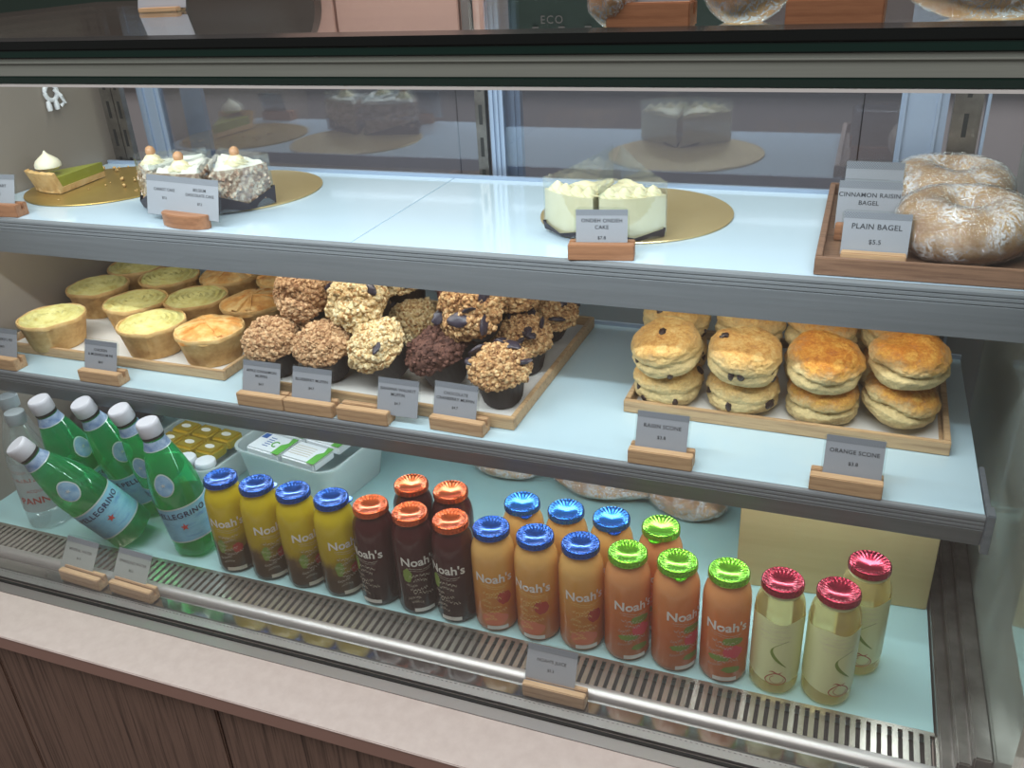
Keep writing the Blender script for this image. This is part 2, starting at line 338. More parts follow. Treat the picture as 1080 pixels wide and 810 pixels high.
def tag(o, label, cat, group=None, kind=None):
    o['label'] = label; o['category'] = cat
    if group: o['group'] = group
    elif 'group' in o.keys(): del o['group']
    if kind: o['kind'] = kind
    return o
def thing(name, label, cat, loc=(0, 0, 0), rz=0, group=None):
    o = bpy.data.objects.new(name, None); COL.objects.link(o); o.location = loc; o.rotation_euler = (0, 0, rz); o.empty_display_size = .02
    return tag(o, label, cat, group)
def structure(o): o['kind'] = 'structure'; return o
def dup(o, parent=None):
    c = o.copy(); COL.objects.link(c)
    if parent is not None: c.parent = parent
    for ch in list(o.children): dup(ch, c)
    return c
def ico(sub):
    bm = bmesh.new(); bmesh.ops.create_icosphere(bm, subdivisions=sub, radius=1)
    r = ([tuple(v.co) for v in bm.verts], [tuple(v.index for v in f.verts) for f in bm.faces]); bm.free(); return r
ICO1, ICO2, ICO3, ICO4, ICO5, ICO6 = (ico(i) for i in (1, 2, 3, 4, 5, 6))
def nz(p, sc, seed=0): return noise.noise(Vector(p) * sc + Vector((seed * 3.7, seed * 1.3, seed * 7.1)))

_dg = bpy.context.evaluated_depsgraph_get
def text_verts(s, size, align='CENTER', extrude=0.0, spacing=1.0, line=1.0, bold=0.0):
    cu = bpy.data.curves.new('text', 'FONT'); cu.body = s; cu.size = size; cu.align_x = align; cu.extrude = extrude
    cu.offset = bold * size; cu.space_character = spacing; cu.space_line = line; cu.resolution_u = 3
    o = bpy.data.objects.new('text', cu); COL.objects.link(o); bpy.context.view_layer.update()
    me = bpy.data.meshes.new_from_object(o.evaluated_get(_dg()))
    vs = [tuple(v.co) for v in me.vertices]; fs = [tuple(p.vertices) for p in me.polygons]
    bpy.data.objects.remove(o); bpy.data.curves.remove(cu); bpy.data.meshes.remove(me)
    return vs, fs
def ring_pts(r, a0, a1, n): return [(r * cos(a0 + (a1 - a0) * i / n), r * sin(a0 + (a1 - a0) * i / n)) for i in range(n + 1)]
def band(mb, r, a0, a1, z0, z1, n=24, wav=None):
    """curved patch of a cylinder, centred on the -Y side (a = 0 faces -Y)"""
    vs = []
    for i in range(n + 1):
        t = i / n; a = a0 + (a1 - a0) * t - pi / 2
        b, c = (z0, z1) if wav is None else wav(t, z0, z1)
        vs += [(r * cos(a), r * sin(a), b), (r * cos(a), r * sin(a), c)]
    mb.add(vs, [(2 * i, 2 * i + 2, 2 * i + 3, 2 * i + 1) for i in range(n)])
def wrapped_text(mb, s, size, r, z, spacing=1.0, line=1.0, rfun=None, bold=0.0):
    vs, fs = text_verts(s, size, spacing=spacing, line=line, bold=bold)
    o = []
    for x, y, _ in vs:
        rr = r if rfun is None else rfun(z + y)
        a = x / rr - pi / 2; o.append((rr * cos(a), rr * sin(a), z + y))
    mb.add(o, fs)
def scribble(mb, r, a0, a1, z, amp, wid, seed, n=60):
    rr = random.Random(seed); ph = rr.random() * 6; fq = 18 + rr.random() * 8; vs = []
    for i in range(n + 1):
        t = i / n; a = a0 + (a1 - a0) * t - pi / 2
        zz = z + amp * (sin(ph + t * fq * 2) * .6 + sin(ph * 2 + t * fq * 3.3) * .4) + .0015 * sin(t * 5 + ph)
        vs += [(r * cos(a), r * sin(a), zz - wid / 2), (r * cos(a), r * sin(a), zz + wid / 2)]
    mb.add(vs, [(2 * i, 2 * i + 2, 2 * i + 3, 2 * i + 1) for i in range(n) if rr.random() > .18])
def arc_line(mb, r, pts, wid, rfun=None):
    """thin ribbon along (angle, z) points on a bottle"""
    vs = []
    for i, (a, z) in enumerate(pts):
        p, q = pts[max(0, i - 1)], pts[min(len(pts) - 1, i + 1)]
        dx, dz = (q[0] - p[0]) * r, q[1] - p[1]; L = sqrt(dx * dx + dz * dz) or 1
        nx, nzz = -dz / L, dx / L; ww = wid(i / (len(pts) - 1)) if callable(wid) else wid
        for sgn in (-1, 1):
            aa = a + sgn * nx * ww / 2 / r - pi / 2; vs.append((r * cos(aa), r * sin(aa), z + sgn * nzz * ww / 2))
    mb.add(vs, [(2 * i, 2 * i + 2, 2 * i + 3, 2 * i + 1) for i in range(len(pts) - 1)])

# ------------------------------------------------------------------ the room
XL, XR, YB = -1.31, .205, 1.335
ZT = .742
H1, H2 = .24, .47
structure(MB().box(-4, 3, -3, 4, -1.02, -.95).build('floor', 'floor'))
structure(MB().box(-4, 3, 2.3, 2.36, -.95, 2.7).build('wall_back', 'wall_kitchen'))
# kitchen cabinets along the back wall, seen mirrored in the top pane and through the doors
for (x0, x1, m, lab) in ((-1.36, -.878, 'pink_panel', 'wide pale pink cabinet front behind the case'), (-.875, -.849, 'grey_panel', 'narrow grey cabinet strip behind the case, between two pink cabinets'),
                    (-.846, -.815, 'pink_panel', 'narrow pale pink cabinet strip behind the case'), (-.812, -.72, 'grey_panel', 'grey cabinet front behind the case, beside the dark green machine')):
    c = thing('kitchen_cabinet', lab, 'cabinet', (0, 0, 0), 0, 'kitchen cabinets behind the case')
    MB().box(x0, x1, 2.0, 2.295, .605, 1.5).build('cabinet_body', m, c)
    if x1 - x0 > .2:
        for a, b in ((x0, x0 + .16), (x0 + .164, x1)): MB().box(a + .002, b - .002, 1.985, 1.999, .62, 1.48).build('cabinet_door', m, c, bevel=.002)
    else: MB().box(x0 + .002, x1 - .002, 1.985, 1.999, .62, 1.48).build('cabinet_door', m, c, bevel=.002)
cm = thing('coffee_machine', 'dark green machine with eco lettering behind the case', 'machine', (-.52, 1.85, .601))
MB().box(-.19, .30, 0, .13, .0, .36).build('body', 'machine', cm, bevel=.008)
mb = MB(); vs, fs = text_verts('ECO', .022, spacing=1.2); mb.add([(x - .093, -.002, z + .222) for x, z, _ in vs], fs); mb.build('lettering', 'grey_panel', cm)
for i in range(5): MB().box(-.135 + i * .028, -.122 + i * .028, -.003, 0, .243 + .010 * (i % 2), .2455 + .010 * (i % 2)).build('indicator_mark', 'grey_panel', cm)
structure(MB().box(-3.2, 1.6, 1.72, 2.295, .55, .60).build('trim_1', 'grey_panel'))
for i in range(6):
    u = thing('base_cabinet', 'grey brown base cabinet under the rear counter behind the case', 'cabinet', (-3.2 + i * .8, 1.78, -.95), 0, 'base cabinets under the rear counter')
    MB().box(.002, .798, .0, .5, .0, 1.499).build('cabinet_body', 'base_unit', u)
    MB().box(.001, .799, -.018, -.001, .05, 1.48).build('cabinet_door', 'base_unit', u, bevel=.001)
ap = thing('kitchen_appliance', 'large dark appliance with rounded corner, at the left behind the case', 'machine', (0, 1.85, .601))
mb = MB(); prof = [(-2.9, 0), (-1.166, 0), (-1.166, .185)] + [(-1.166 - .16 + .16 * cos(t), .185 + .13 * sin(t)) for t in [radians(a) for a in range(8, 91, 8)]] + [(-2.9, .32)]
n_ = len(prof); mb.add([(x, 0, z) for x, z in prof] + [(x, .03, z) for x, z in prof], [(k_, (k_ + 1) % n_, n_ + (k_ + 1) % n_, n_ + k_) for k_ in range(n_)] + [tuple(range(n_)), tuple(reversed(range(n_, 2 * n_)))])
mb.build('body', 'appliance', ap)
MB().box(-2.6, -1.5, -.012, 0, .06, .15).build('door', 'machine', ap, bevel=.004)

# ------------------------------------------------------------------ the display case
case = thing('display_case', 'glass refrigerated bakery display case with steel trim', 'display case')
MB().box(XL, .156, .819, 1.33, -.04, -.010).build('deck', 'deck', case)
mb = MB()
n = 132
for i in range(n):
    x = XL + .012 + i * .0111; mb.box(x, x + .0062, .768, .813, -.011, -.0065)
mb.box(XL, .156, .757, .768, -.011, -.0065); mb.box(XL, .156, .813, .8185, -.011, -.0065)
mb.build('air_grille', 'grille', case, smooth=False)
MB().box(XL, .156, .76, .8185, -.04, -.025).build('grille_duct', 'dark', case)
mb = MB(); mb.extrude_x([(.742, .001), (.744, .006), (.750, .009), (.757, .008), (.760, .003), (.760, -.012), (.742, -.004)], XL, .17); mb.build('grille_rail', 'soft_steel', case)
MB().box(XL, .2, .7215, .742, -.004, 0).build('front_gutter', 'mirror_steel', case)
MB().box(XL, .2, .719, .7212, -.004, .0012).build('gutter_seam', 'dark', case)
mb = MB(); mb.box(XL, .2, .705, .7188, -.004, .001)
for i in range(250): mb.box(XL + .005 + i * .006, XL + .008 + i * .006, .7155, .7175, .001, .0022)
mb.build('beaded_strip', 'soft_steel', case, smooth=False)
MB().box(XL, .21, .699, .705, -.004, ZT - .03).build('front_glass', 'glass', case, smooth=False)
MB().box(XL, .21, .695, .6992, -.006, .002).build('glass_seal', 'dark', case)
MB().box(XL, .21, .679, .695, -.03, .0005).build('outer_sill', 'soft_steel', case)
# header along the top edge
MB().box(XL, .21, .697, .735, ZT - .004, ZT + .004).build('black_border', 'black', case, bevel=.001)
MB().box(XL, .21, .698, .735, ZT - .0115, ZT - .0045).build('glass_edge', 'green_edge', case, bevel=.0008)
mb = MB(); mb.extrude_x([(.700, ZT - .0285), (.7, ZT - .012), (.735, ZT - .012), (.735, ZT - .0285)], XL, .21)
mb.extrude_x([(.6985, ZT - .0165), (.6985, ZT - .0155), (.7005, ZT - .0155), (.7005, ZT - .0165)], XL, .21)
mb.build('header_bar', 'header', case, smooth=False)
MB().box(XL, .21, .6995, .735, ZT - .036, ZT - .0288).build('header_lip', 'green_edge', case, bevel=.0008)
MB().box(XL, .21, .698, .704, ZT - .0385, ZT - .0362).build('header_bead', 'white_line', case)
MB().box(XL, .21, .735, 1.36, ZT - .006, ZT).build('top_glass', 'top_glass', case, smooth=False)
# end walls
MB().box(XR, XR + .012, .706, 1.36, -.03, ZT - .008).build('end_panel', 'mirror_wall', case, smooth=False)
MB().box(XL - .012, XL, .706, 1.36, -.03, ZT - .008).build('end_panel', 'left_wall', case, smooth=False)
mb = MB(); mb.extrude_x([(0, 0), (0, 0)], 0, 0) if False else None
mb.box(.158, .172, .76, 1.31, -.03, .004); mb.box(.172, .186, .76, 1.31, -.03, .018); mb.box(.186, .204, .76, 1.31, -.03, .03)
mb.build('side_channel', 'rail_steel', case, bevel=.002)
# lower back wall below the doors
MB().box(XL, XR, 1.345, 1.36, -.03, .46).build('back_panel', 'back_panel', case, smooth=False)
def slotted_rail(x0, x1, y, name='slotted_rail'):
    p = MB(); p.box(x0, x1, y, y + .012, .0, ZT - .01); o = p.build(name, 'rail_steel', case, smooth=False)
    for i in range(14):
        z = .05 + i * .05; xc = (x0 + x1) / 2; MB().box(xc - .0028, xc + .0028, y - .0006, y + .001, z, z + .03).build('slot', 'dark', o, smooth=False)
slotted_rail(-1.298, -1.272, 1.305); slotted_rail(-1.268, -1.25, 1.303)
slotted_rail(-.566, -.549, 1.316)
slotted_rail(.108, .142, 1.300)
MB().box(.146, .150, 1.298, 1.312, 0, ZT - .01).build('upright_trim', 'silver', case)
# sliding doors behind the shelves
def door(name, x0, x1, y, lab):
    d = thing(name, lab, 'sliding door', (0, y, 0))
    for (a, b, nm) in ((x0, x0 + .05, 'stile'), (x1 - .05, x1, 'stile')):
        q = MB(); q.box(a, b, 0, .012, .462, ZT - .008); q.box(a + .008, a + .016, -.004, 0, .462, ZT - .008); q.box(b - .014, b - .008, -.004, 0, .462, ZT - .008)
        q.build(nm, 'silver', d, smooth=False)
    MB().box(x0 + .05, x1 - .05, .004, .009, .462, ZT - .008).build('pane', 'door_glass', d, smooth=False)
    return d
dl = door('sliding_door', -1.246, -.50, 1.340, 'left glass sliding door with pale silver frame, behind the nut cakes')
dr = thing('sliding_door', 'right glass sliding door with pale silver frame, behind the bagels', 'sliding door', (0, 1.322, 0))
q = MB(); q.box(-.545, -.522, 0, .012, .462, ZT - .008); q.box(-.541, -.537, -.004, 0, .462, ZT - .008); q.box(-.532, -.529, -.004, 0, .462, ZT - .008); q.build('stile', 'silver', dr, smooth=False)
q = MB(); q.box(.046, .104, 0, .012, .462, ZT - .008); q.box(.049, .053, -.004, 0, .462, ZT - .008); q.box(.09, .094, -.004, 0, .462, ZT - .008); q.build('stile', 'silver', dr, smooth=False)
MB().box(-.522, .046, .004, .009, .462, ZT - .008).build('pane', 'door_glass', dr, smooth=False)
q = MB(); q.box(-1.165, -1.12, .02, .03, .462, ZT - .008); q.build('inner_stile', 'silver', dl, smooth=False)

def shelf(name, label, x0, x1, y0, y1, z, mat, fh, joints):
    s = thing(name, label, 'shelf', (0, 0, z))
    edges = [x0] + joints + [x1]
    for a, b in zip(edges[:-1], edges[1:]):
        MB().box(a + .0006, b - .0006, y0 + .004, y1, -.012, 0).build('shelf_panel', mat, s, smooth=False, bevel=.0006)
    prof = [(y0 + .004, 0), (y0, -.001)]
    zz = -.003
    for i in range(3): prof += [(y0 - .001, zz), (y0 - .001, zz - .003), (y0 + .0005, zz - .0035), (y0 + .0005, zz - .0045)]; zz -= .005
    prof += [(y0 - .001, zz), (y0 + .006, -fh), (y0 + .014, -fh), (y0 + .016, -.02), (y0 + .016, -.0125), (y0 + .004, -.0125)]
    mb = MB(); mb.extrude_x(prof, x0, x1); mb.build('front_fascia', 'fascia', s, smooth=False)
    mb = MB(); mb.box(x0, x1, y1 - .001, y1 + .004, -.014, .006); mb.build('back_lip', 'silver', s, smooth=False)
    return s
sh_top = shelf('display_shelf', 'upper pale blue shelf carrying cakes and bagels', XL + .004, .2, .955, 1.292, H2, 'opal', .057, [-.60])
sh_mid = shelf('display_shelf', 'middle pale blue shelf carrying pies, muffins and scones', XL + .004, .172, .893, 1.292, H1, 'opal_mid', .042, [])
for s, y in ((sh_mid, .893),):
    p = MB(); p.box(.1725, .181, y - .004, y + .016, -.046, .004); p.box(.1725, .178, y + .016, y + .10, -.01, .003); p.build('end_bracket', 'alu', s, bevel=.001)

# counter and panel outside
ct = thing('counter_ledge', 'pale stone ledge along the foot of the display case', 'counter')
MB().box(-2.2, 1.2, .606, .679, -.003, .0).build('ledge_top', 'counter', ct, bevel=.001)
MB().box(-2.2, 1.2, .607, .679, -.024, -.0032).build('ledge_edge', 'counter_edge', ct)
wp = thing('front_panel', 'dark grained wood cladding below the pale ledge', 'panel')
for i in range(9):
    x = -2.2 + i * .38; q = MB(); q.box(x, x + .377, .622, .64, -.95, -.0245); q.build('board', 'panel', wp, smooth=False, bevel=.002)
MB().box(-2.2, 1.2, .6405, .655, -.95, -.0245).build('backing', 'dark', wp)

# ================================================================== trays
def tray(label, loc, rz, x0, x1, y0, y1, h, mat, liner=True, t=.007, group='wooden serving trays', tall_side=None):
    tr = thing('wooden_tray', label, 'tray', loc, rz, group)
    MB().box(x0 + t, x1 - t, y0 + t, y1 - t, .0005, .005).build('base', mat, tr, smooth=False)
    for (a, b, c, d) in ((x0, x1, y0, y0 + t), (x0, x1, y1 - t, y1), (x0, x0 + t, y0 + t, y1 - t), (x1 - t, x1, y0 + t, y1 - t)):
        MB().box(a, b, c, d, .0005, h).build('rim', mat, tr, bevel=.0008)
    if liner: MB().box(x0 + t + .004, x1 - t - .004, y0 + t + .004, y1 - t - .004, .0055, .0062).build('paper_liner', 'paper', tr, smooth=False)
    return tr
tray('long pale wooden tray holding the round pies', (0, 0, H1), 0, -1.295, -.846, .953, 1.275, .016, 'wood_tray', liner=True)
tray('pale wooden tray with paper liner holding the crumble muffins', (-.585, 1.13, H1), radians(-1.5), -.213, .215, -.195, .155, .018, 'wood_tray')
tray('pale wooden tray holding the scones', (0, 0, H1), radians(-.8), -.266, .128, 1.012, 1.268, .018, 'wood_tray')
tray('walnut brown wooden tray under the wrapped bagels', (0, 0, H2), 0, -.03, .197, .962, 1.28, .02, 'wood_dark', liner=False)

# ================================================================== price tags
def price_tag(label, loc, rz, lines, group, bw=.077, bh=.019, bd=.024, cw=.062, ch=.050, tilt=20, off=0.0, wood='wood', block=True, size=.0062, two=None, round_block=False, mat_card='card'):
    t = thing('price_tag', label, 'price tag', loc, rz, group)
    if block:
        if round_block:
            pts = [(bw / 2 * c * (1 if abs(c) < .8 else .98), bd / 2 * s + bd / 2) for c, s in [(cos(a), sin(a)) for a in [2 * pi * i / 28 for i in range(28)]]]
            q = MB(); q.prism(pts, 0, bh)
        else:
            q = MB(); q.box(-bw / 2, bw / 2, 0, bd * .48, 0, bh); q.box(-bw / 2, bw / 2, bd * .48, bd * .62, 0, bh * .55); q.box(-bw / 2, bw / 2, bd * .62, bd, 0, bh)
            q = MB(); q.extrude_x([(0, 0), (0, bh), (bd * .5, bh), (bd * .5, bh * .5), (bd * .64, bh * .5), (bd * .64, bh), (bd, bh), (bd, 0)], -bw / 2, bw / 2)
        q.build('wooden_block', wood, t, bevel=.001)
    zb = bh * .55 if block else .0012
    yb = bd * .57
    R = Matrix.Translation((off, yb, zb)) @ Matrix.Rotation(radians(-tilt), 4, 'X')
    def place(vs, dy): return [R @ Vector((x, dy, z)) for x, y, z in vs for _ in (0,)]
    e = MB(); c = .004; e0 = .0022
    pts = [(-cw / 2 - e0, 0), (cw / 2 + e0, 0), (cw / 2 + e0, ch + e0 - c), (cw / 2 + e0 - c, ch + e0), (-cw / 2 - e0 + c, ch + e0), (-cw / 2 - e0, ch + e0 - c)]
    RR = R @ Matrix.Rotation(pi / 2, 4, 'X')
    e.prism(pts, -.0012, .0012, RR); e.build('acrylic_holder', 'acrylic', t, smooth=False)
    q = MB(); q.prism([(-cw / 2, .0005), (cw / 2, .0005), (cw / 2, ch), (-cw / 2, ch)], .00125, .0016, RR); q.build('card', mat_card, t, smooth=False)
    q = MB(); q.prism([(-cw / 2, ch * .85), (cw / 2, ch * .85), (cw / 2, ch), (-cw / 2, ch)], .0016, .0018, RR); q.build('header_band', 'card_header', t, smooth=False)
    blocks = two if two else ([(0, lines)] if lines else [])
    for ox, ls in blocks:
        q = MB(); z = ch * .62 if len(ls) < 3 else ch * .68
        for i, s in enumerate(ls):
            if i == len(ls) - 1: z -= size * .7
            vs, fs = text_verts(s, size if i < len(ls) - 1 else size * .85, spacing=1.06, bold=.012)
            q.add([RR @ Vector((x + ox, y + z, .0019)) for x, y, _ in vs], fs); z -= size * 1.25
        q.build('lettering', 'ink', t, smooth=False)
    return t
GT = 'price tags on the middle shelf'; GU = 'price tags on the upper shelf'; GL = 'price tags along the front gutter'
Y = .8945
price_tag("price tag before the pies, cut by the left edge of the photo", (-1.237, Y, H1), radians(0), ["SHEPHERD'S PIE", '$8.0'], GT, size=.0058)
price_tag('chicken and mushroom pie price tag on wooden block before the pies', (-1.031, Y, H1), 0, ['CHICKEN', '& MUSHROOM PIE', '$8.0'], GT, size=.0056, off=-.006)
price_tag('apple cinnamon muffin price tag, leftmost of the muffin tags', (-.742, Y, H1), 0, ['APPLE CINNAMON', 'MUFFIN', '$4.7'], GT, off=-.006, size=.0056)
price_tag('blueberry muffin price tag, its block touching the apple cinnamon one', (-.664, Y, H1), 0, ['BLUEBERRY MUFFIN', '$4.7'], GT, off=-.002, size=.0056)
price_tag('banana walnut muffin price tag sticking out past its wooden block', (-.580, Y, H1), 0, ['BANANA WALNUT', 'MUFFIN', '$4.7'], GT, off=.047, cw=.060, size=.0058)
price_tag('chocolate cranberry muffin price tag before the right front muffin', (-.446, Y + .008, H1), radians(-2), ['CHOCOLATE', 'CRANBERRY MUFFIN', '$4.7'], GT, off=-.008, size=.0056)
price_tag('raisin scone price tag on wooden block', (-.178, Y, H1), 0, ['RAISIN SCONE', '$3.8'], GT, off=-.002, size=.0066)
price_tag('orange scone price tag on wooden block before the glazed scones', (.030, Y, H1), radians(-1), ['ORANGE SCONE', '$3.8'], GT, off=.005, size=.0066)
price_tag("price tag before the lime tart slice, cut by the left edge", (-1.212, .958, H2), radians(4), ['LIME TART', '$7.2'], GU, wood='wood_red', off=-.006)
price_tag('wide double price tag for carrot and chocolate cake on a rounded block', (-.876, .962, H2), radians(-7), None, GU, bw=.088, bd=.034, cw=.138, ch=.056, off=-.008, tilt=14, wood='wood_red', round_block=True,
          two=[(-.034, ['CARROT CAKE', '$7.2']), (.034, ['BELGIUM', 'CHOCOLATE CAKE', '$7.2'])], size=.0058)
price_tag('ondeh ondeh cake price tag on pink tinted wooden block', (-.266, .958, H2), radians(10), ['ONDEH ONDEH', 'CAKE', '$7.8'], GU, off=0.0, cw=.060, ch=.046, wood='wood_red', tilt=6)
price_tag('plain bagel price tag standing in the bagel tray', (.028, .985, H2 + .0055), radians(-1), ['PLAIN BAGEL', '$5.5'], GU, bw=.066, bh=.014, wood='wood', cw=.068, ch=.047, tilt=8, size=.0082)
price_tag('cinnamon raisin bagel price tag behind the plain bagel tag', (.018, 1.07, H2 + .0055), radians(-1), ['CINNAMON RAISIN', 'BAGEL', '$5.5'], GU, bw=.066, bh=.019, wood='wood_red', cw=.068, ch=.056, tilt=6, size=.0072)
price_tag('blank price tag furthest back in the bagel tray, behind two others', (.022, 1.15, H2 + .0055), 0, None, GU, bw=.066, bh=.019, wood='wood_red', cw=.066, ch=.060, tilt=5)
price_tag('faint price tag in the gutter, leftmost of the three', (-.985, .7225, .0015), radians(-3), ['MINERAL WATER', '$4.5'], GL, off=-.016, mat_card='card_hazed', size=.0055, tilt=36, bd=.018)
price_tag('faint price tag in the gutter below the leaning green water bottle, second from left', (-.892, .7225, .0015), radians(-3), ['SPARKLING WATER', '$5.5'], GL, off=-.012, mat_card='card_hazed', size=.0055, tilt=36, bd=.018)
price_tag('faint juice price tag in the gutter below the orange bottles', (-.262, .7225, .0015), 0, ["NOAH'S JUICE", '$5.5'], GL, off=-.008, size=.0055, tilt=26, bd=.018)

# ================================================================== juice bottles
BODY = [(.0, .0008), (.022, .0008), (.0268, .003), (.0284, .007), (.0287, .012), (.0287, .109), (.0285, .116), (.0278, .1225), (.0264, .128), (.0243, .1335), (.0224, .1375), (.0214, .1405), (.0212, .146)]
RB = .0288
def make_lid(mat, parent, tab):
    N = 120
    prof = [(.0215, .1432), (.0232, .1436), (.0242, .1444), (.0243, .1462), (.0237, .1468), (.0238, .1500), (.0234, .1518), (.0226, .1530), (.0216, .1533), (.0202, .1528), (.0180, .1518), (.0150, .1506), (.0100, .1492), (.005, .1483), (.0, .1480)]
    def fn(r, z, a, i):
        u = .5 + .5 * cos(a * 26)
        if 4 <= i <= 6: return r + .0006 * u, z
        if 9 <= i <= 10: return r, z - .0013 * u * u * (1 if i < 10 else .7)
        return r, z
    q = MB(); q.lathe(prof, N, cap0=True, cap1=False, fn=fn); l = q.build('lid', mat, parent)
    if tab is not None:
        q = MB(); R = Matrix.Rotation(tab, 4, 'Z')
        q.prism([(-.009, -.022), (.009, -.022), (.0045, -.0272), (0, -.029), (-.0045, -.0272)], .1430, .1452, R); q.build('pull_tab', mat, l, bevel=.0004)
    return l
def make_bottle(kind, lidm, tab=None):
    b = thing('juice_bottle', '-', 'juice bottle')
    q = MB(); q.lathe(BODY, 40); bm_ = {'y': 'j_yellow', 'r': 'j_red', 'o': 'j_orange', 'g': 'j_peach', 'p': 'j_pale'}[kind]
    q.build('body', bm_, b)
    make_lid(lidm, b, tab)
    if kind == 'p':
        q = MB(); q.lathe([(.0214, .1385), (.0220, .1388), (.0220, .1426), (.0214, .143)], 36); q.build('neck_band', 'pale_label', b)
        q = MB(); band(q, RB + .0002, radians(-150), radians(150), .024, .112, 48, lambda t, a, c: (a + .004 * sin(t * 9), c + .0025 * sin(t * 21))); q.build('label', 'pale_label', b)
        r = RB + .0006
        q = MB(); arc_line(q, r, [(.48 - .62 * sin(pi * t), .086 - .040 * t + .004 * sin(pi * t)) for t in [i / 30 for i in range(31)]], lambda t: .0006 + .0034 * max(0, sin(pi * min(1, max(0, (t - .35) / .65)))))
        q.build('leaf_print', 'print_green', b)
        q = MB()
        arc_line(q, r, [(.12 + (.36 + .05 * cos(2 * a)) * cos(a), .0275 + .0088 * sin(a) - .002 * cos(a) ** 2) for a in [radians(100 + i * 11) for i in range(32)]], .0011)
        arc_line(q, r, [(.16 + .27 * cos(a), .0272 + .0062 * sin(a)) for a in [radians(120 + i * 10) for i in range(26)]], .0006)
        arc_line(q, r, [(-.16 + .5 * t, .0375 + .0015 * sin(7 * t)) for t in [i / 16 for i in range(17)]], lambda t: .0004 + .0012 * sin(pi * t))
        q.build('fruit_print', 'print_red', b)
        q = MB()
        for i in range(6): scribble(q, r, -.9 + .1 * (i % 2), .55, .106 - i * .0042, .0009, .0005, 40 + i)
        q.build('small_print', 'print_grey', b)
        return b
    q = MB(); rr = RB + .0004; wrapped_text(q, "Noah's", .0185, rr, .0835, spacing=1.0, bold=.022); q.build('lettering', 'print_white', b, smooth=False)
    q = MB(); rows = {'y': 7, 'r': 7, 'o': 7, 'g': 6}[kind]
    scribble(q, rr, -.62, .62, .0785, .0004, .0006, 3); scribble(q, rr, -.55, .5, .0752, .0004, .0005, 4)
    for i in range(rows):
        a0 = -.55 + .16 * sin(i * 2.1); scribble(q, rr, a0, a0 + .75 + .25 * cos(i * 1.7), .0665 - i * .0072, .0024, .0013, 11 + i * 3 + ord(kind))
    q.build('small_print', {'y': 'print_grey', 'r': 'print_grey', 'o': 'print_yellow', 'g': 'print_grey'}[kind], b, smooth=False)
    q = MB(); band(q, rr, -.45, .55, .0065, .0125, 14); q.build('nutrition_label', 'print_white' if kind != 'y' else 'print_grey', b)
    def patch(nm, m, a, z, ra, rz_, seed):
        q = MB(); pts = []
        for i in range(40):
            t = 2 * pi * i / 40; k = 1 + .22 * noise.noise(Vector((cos(t) * 2, sin(t) * 2, seed)))
            pts.append((a + ra * k * cos(t), z + rz_ * k * sin(t)))
        r0 = RB + .00015; ring = []
        for f in (1, .66, .33):
            ring += [(r0 * cos(a + (p[0] - a) * f - pi / 2), r0 * sin(a + (p[0] - a) * f - pi / 2), z + (p[1] - z) * f) for p in pts]
        ring.append((r0 * cos(a - pi / 2), r0 * sin(a - pi / 2), z))
        fs = []
        for j in range(2): fs += [(j * 40 + i, j * 40 + (i + 1) % 40, (j + 1) * 40 + (i + 1) % 40, (j + 1) * 40 + i) for i in range(40)]
        fs += [(80 + i, 80 + (i + 1) % 40, 120) for i in range(40)]
        q.add(ring, fs); q.build(nm, m, b)
    if kind == 'o':
        patch('fruit_print', 'print_coral', -.05, .024, .62, .011, 3); patch('fruit_print', 'print_red', .45, .058, .35, .010, 8)
    if kind == 'g':
        patch('fruit_print', 'print_pink', .32, .052, .42, .0095, 3); patch('leaf_print', 'print_green', .3, .068, .45, .006, 5)
        patch('leaf_print', 'print_green', -.25, .041, .45, .0045, 9); patch('leaf_print', 'print_green', .3, .024, .4, .005, 12)
    if kind == 'r':
        patch('leaf_print', 'print_green', -.62, .068, .22, .011, 3)
    if kind == 'y':
        patch('fruit_print', 'print_red', .32, .046, .26, .008, 3); patch('leaf_print', 'print_green', -.5, .05, .22, .012, 6)
    return b
_proto = {}
def bottle(kind, lidm, x, y, rot, label, group, tab=None, base_z=-.0098):
    key = (kind, lidm, tab is None)
    if key not in _proto: _proto[key] = b = make_bottle(kind, lidm, tab)
    else: b = dup(_proto[key])
    face = atan2(-y, -x) + pi / 2
    b.location = (x, y, base_z); b.rotation_euler = (0, 0, face + radians(rot)); tag(b, label, 'juice bottle', group)
    return b
G1 = 'juice bottles in rows along the deck'
for i, (x, rot, tab, lab) in enumerate(((-.802, -14, None, 'yellow juice bottle with blue lid, beside the green water bottle'), (-.741, 16, radians(65), 'yellow juice bottle with blue lid, second from the green water bottle'),
        (-.680, 22, None, 'yellow juice bottle with blue lid, third from the green water bottle'), (-.619, 20, radians(-70), 'yellow juice bottle with blue lid, beside the first dark red bottle'))):
    bottle('y', 'lid_blue', x, .851, rot, lab, G1, tab)
for x, y, rot, lab in ((-.558, .851, -38, 'dark red juice bottle with orange lid, front row beside the yellow bottles'), (-.499, .851, 8, 'dark red juice bottle with orange lid, middle of the three in front'),
        (-.440, .851, -26, 'dark red juice bottle with orange lid, front row beside the orange juice bottles'), (-.5275, .913, 20, 'dark red juice bottle with lit orange lid, left one of the two behind'), (-.4675, .913, 45, 'dark red juice bottle with lit orange lid, right one of the two behind')):
    bottle('r', 'lid_orange', x, y, rot, lab, G1)
for x, y, rot, tab, lab in ((-.383, .851, -4, None, 'orange juice bottle with dark blue lid, front row beside the dark red bottles'), (-.3235, .851, -18, None, 'orange juice bottle with dark blue lid, middle of the three in front'),
        (-.264, .851, 8, None, 'orange juice bottle with dark blue lid, front row beside the green lidded bottles')):
    bottle('o', 'lid_blue', x, y, rot, lab, G1, tab)
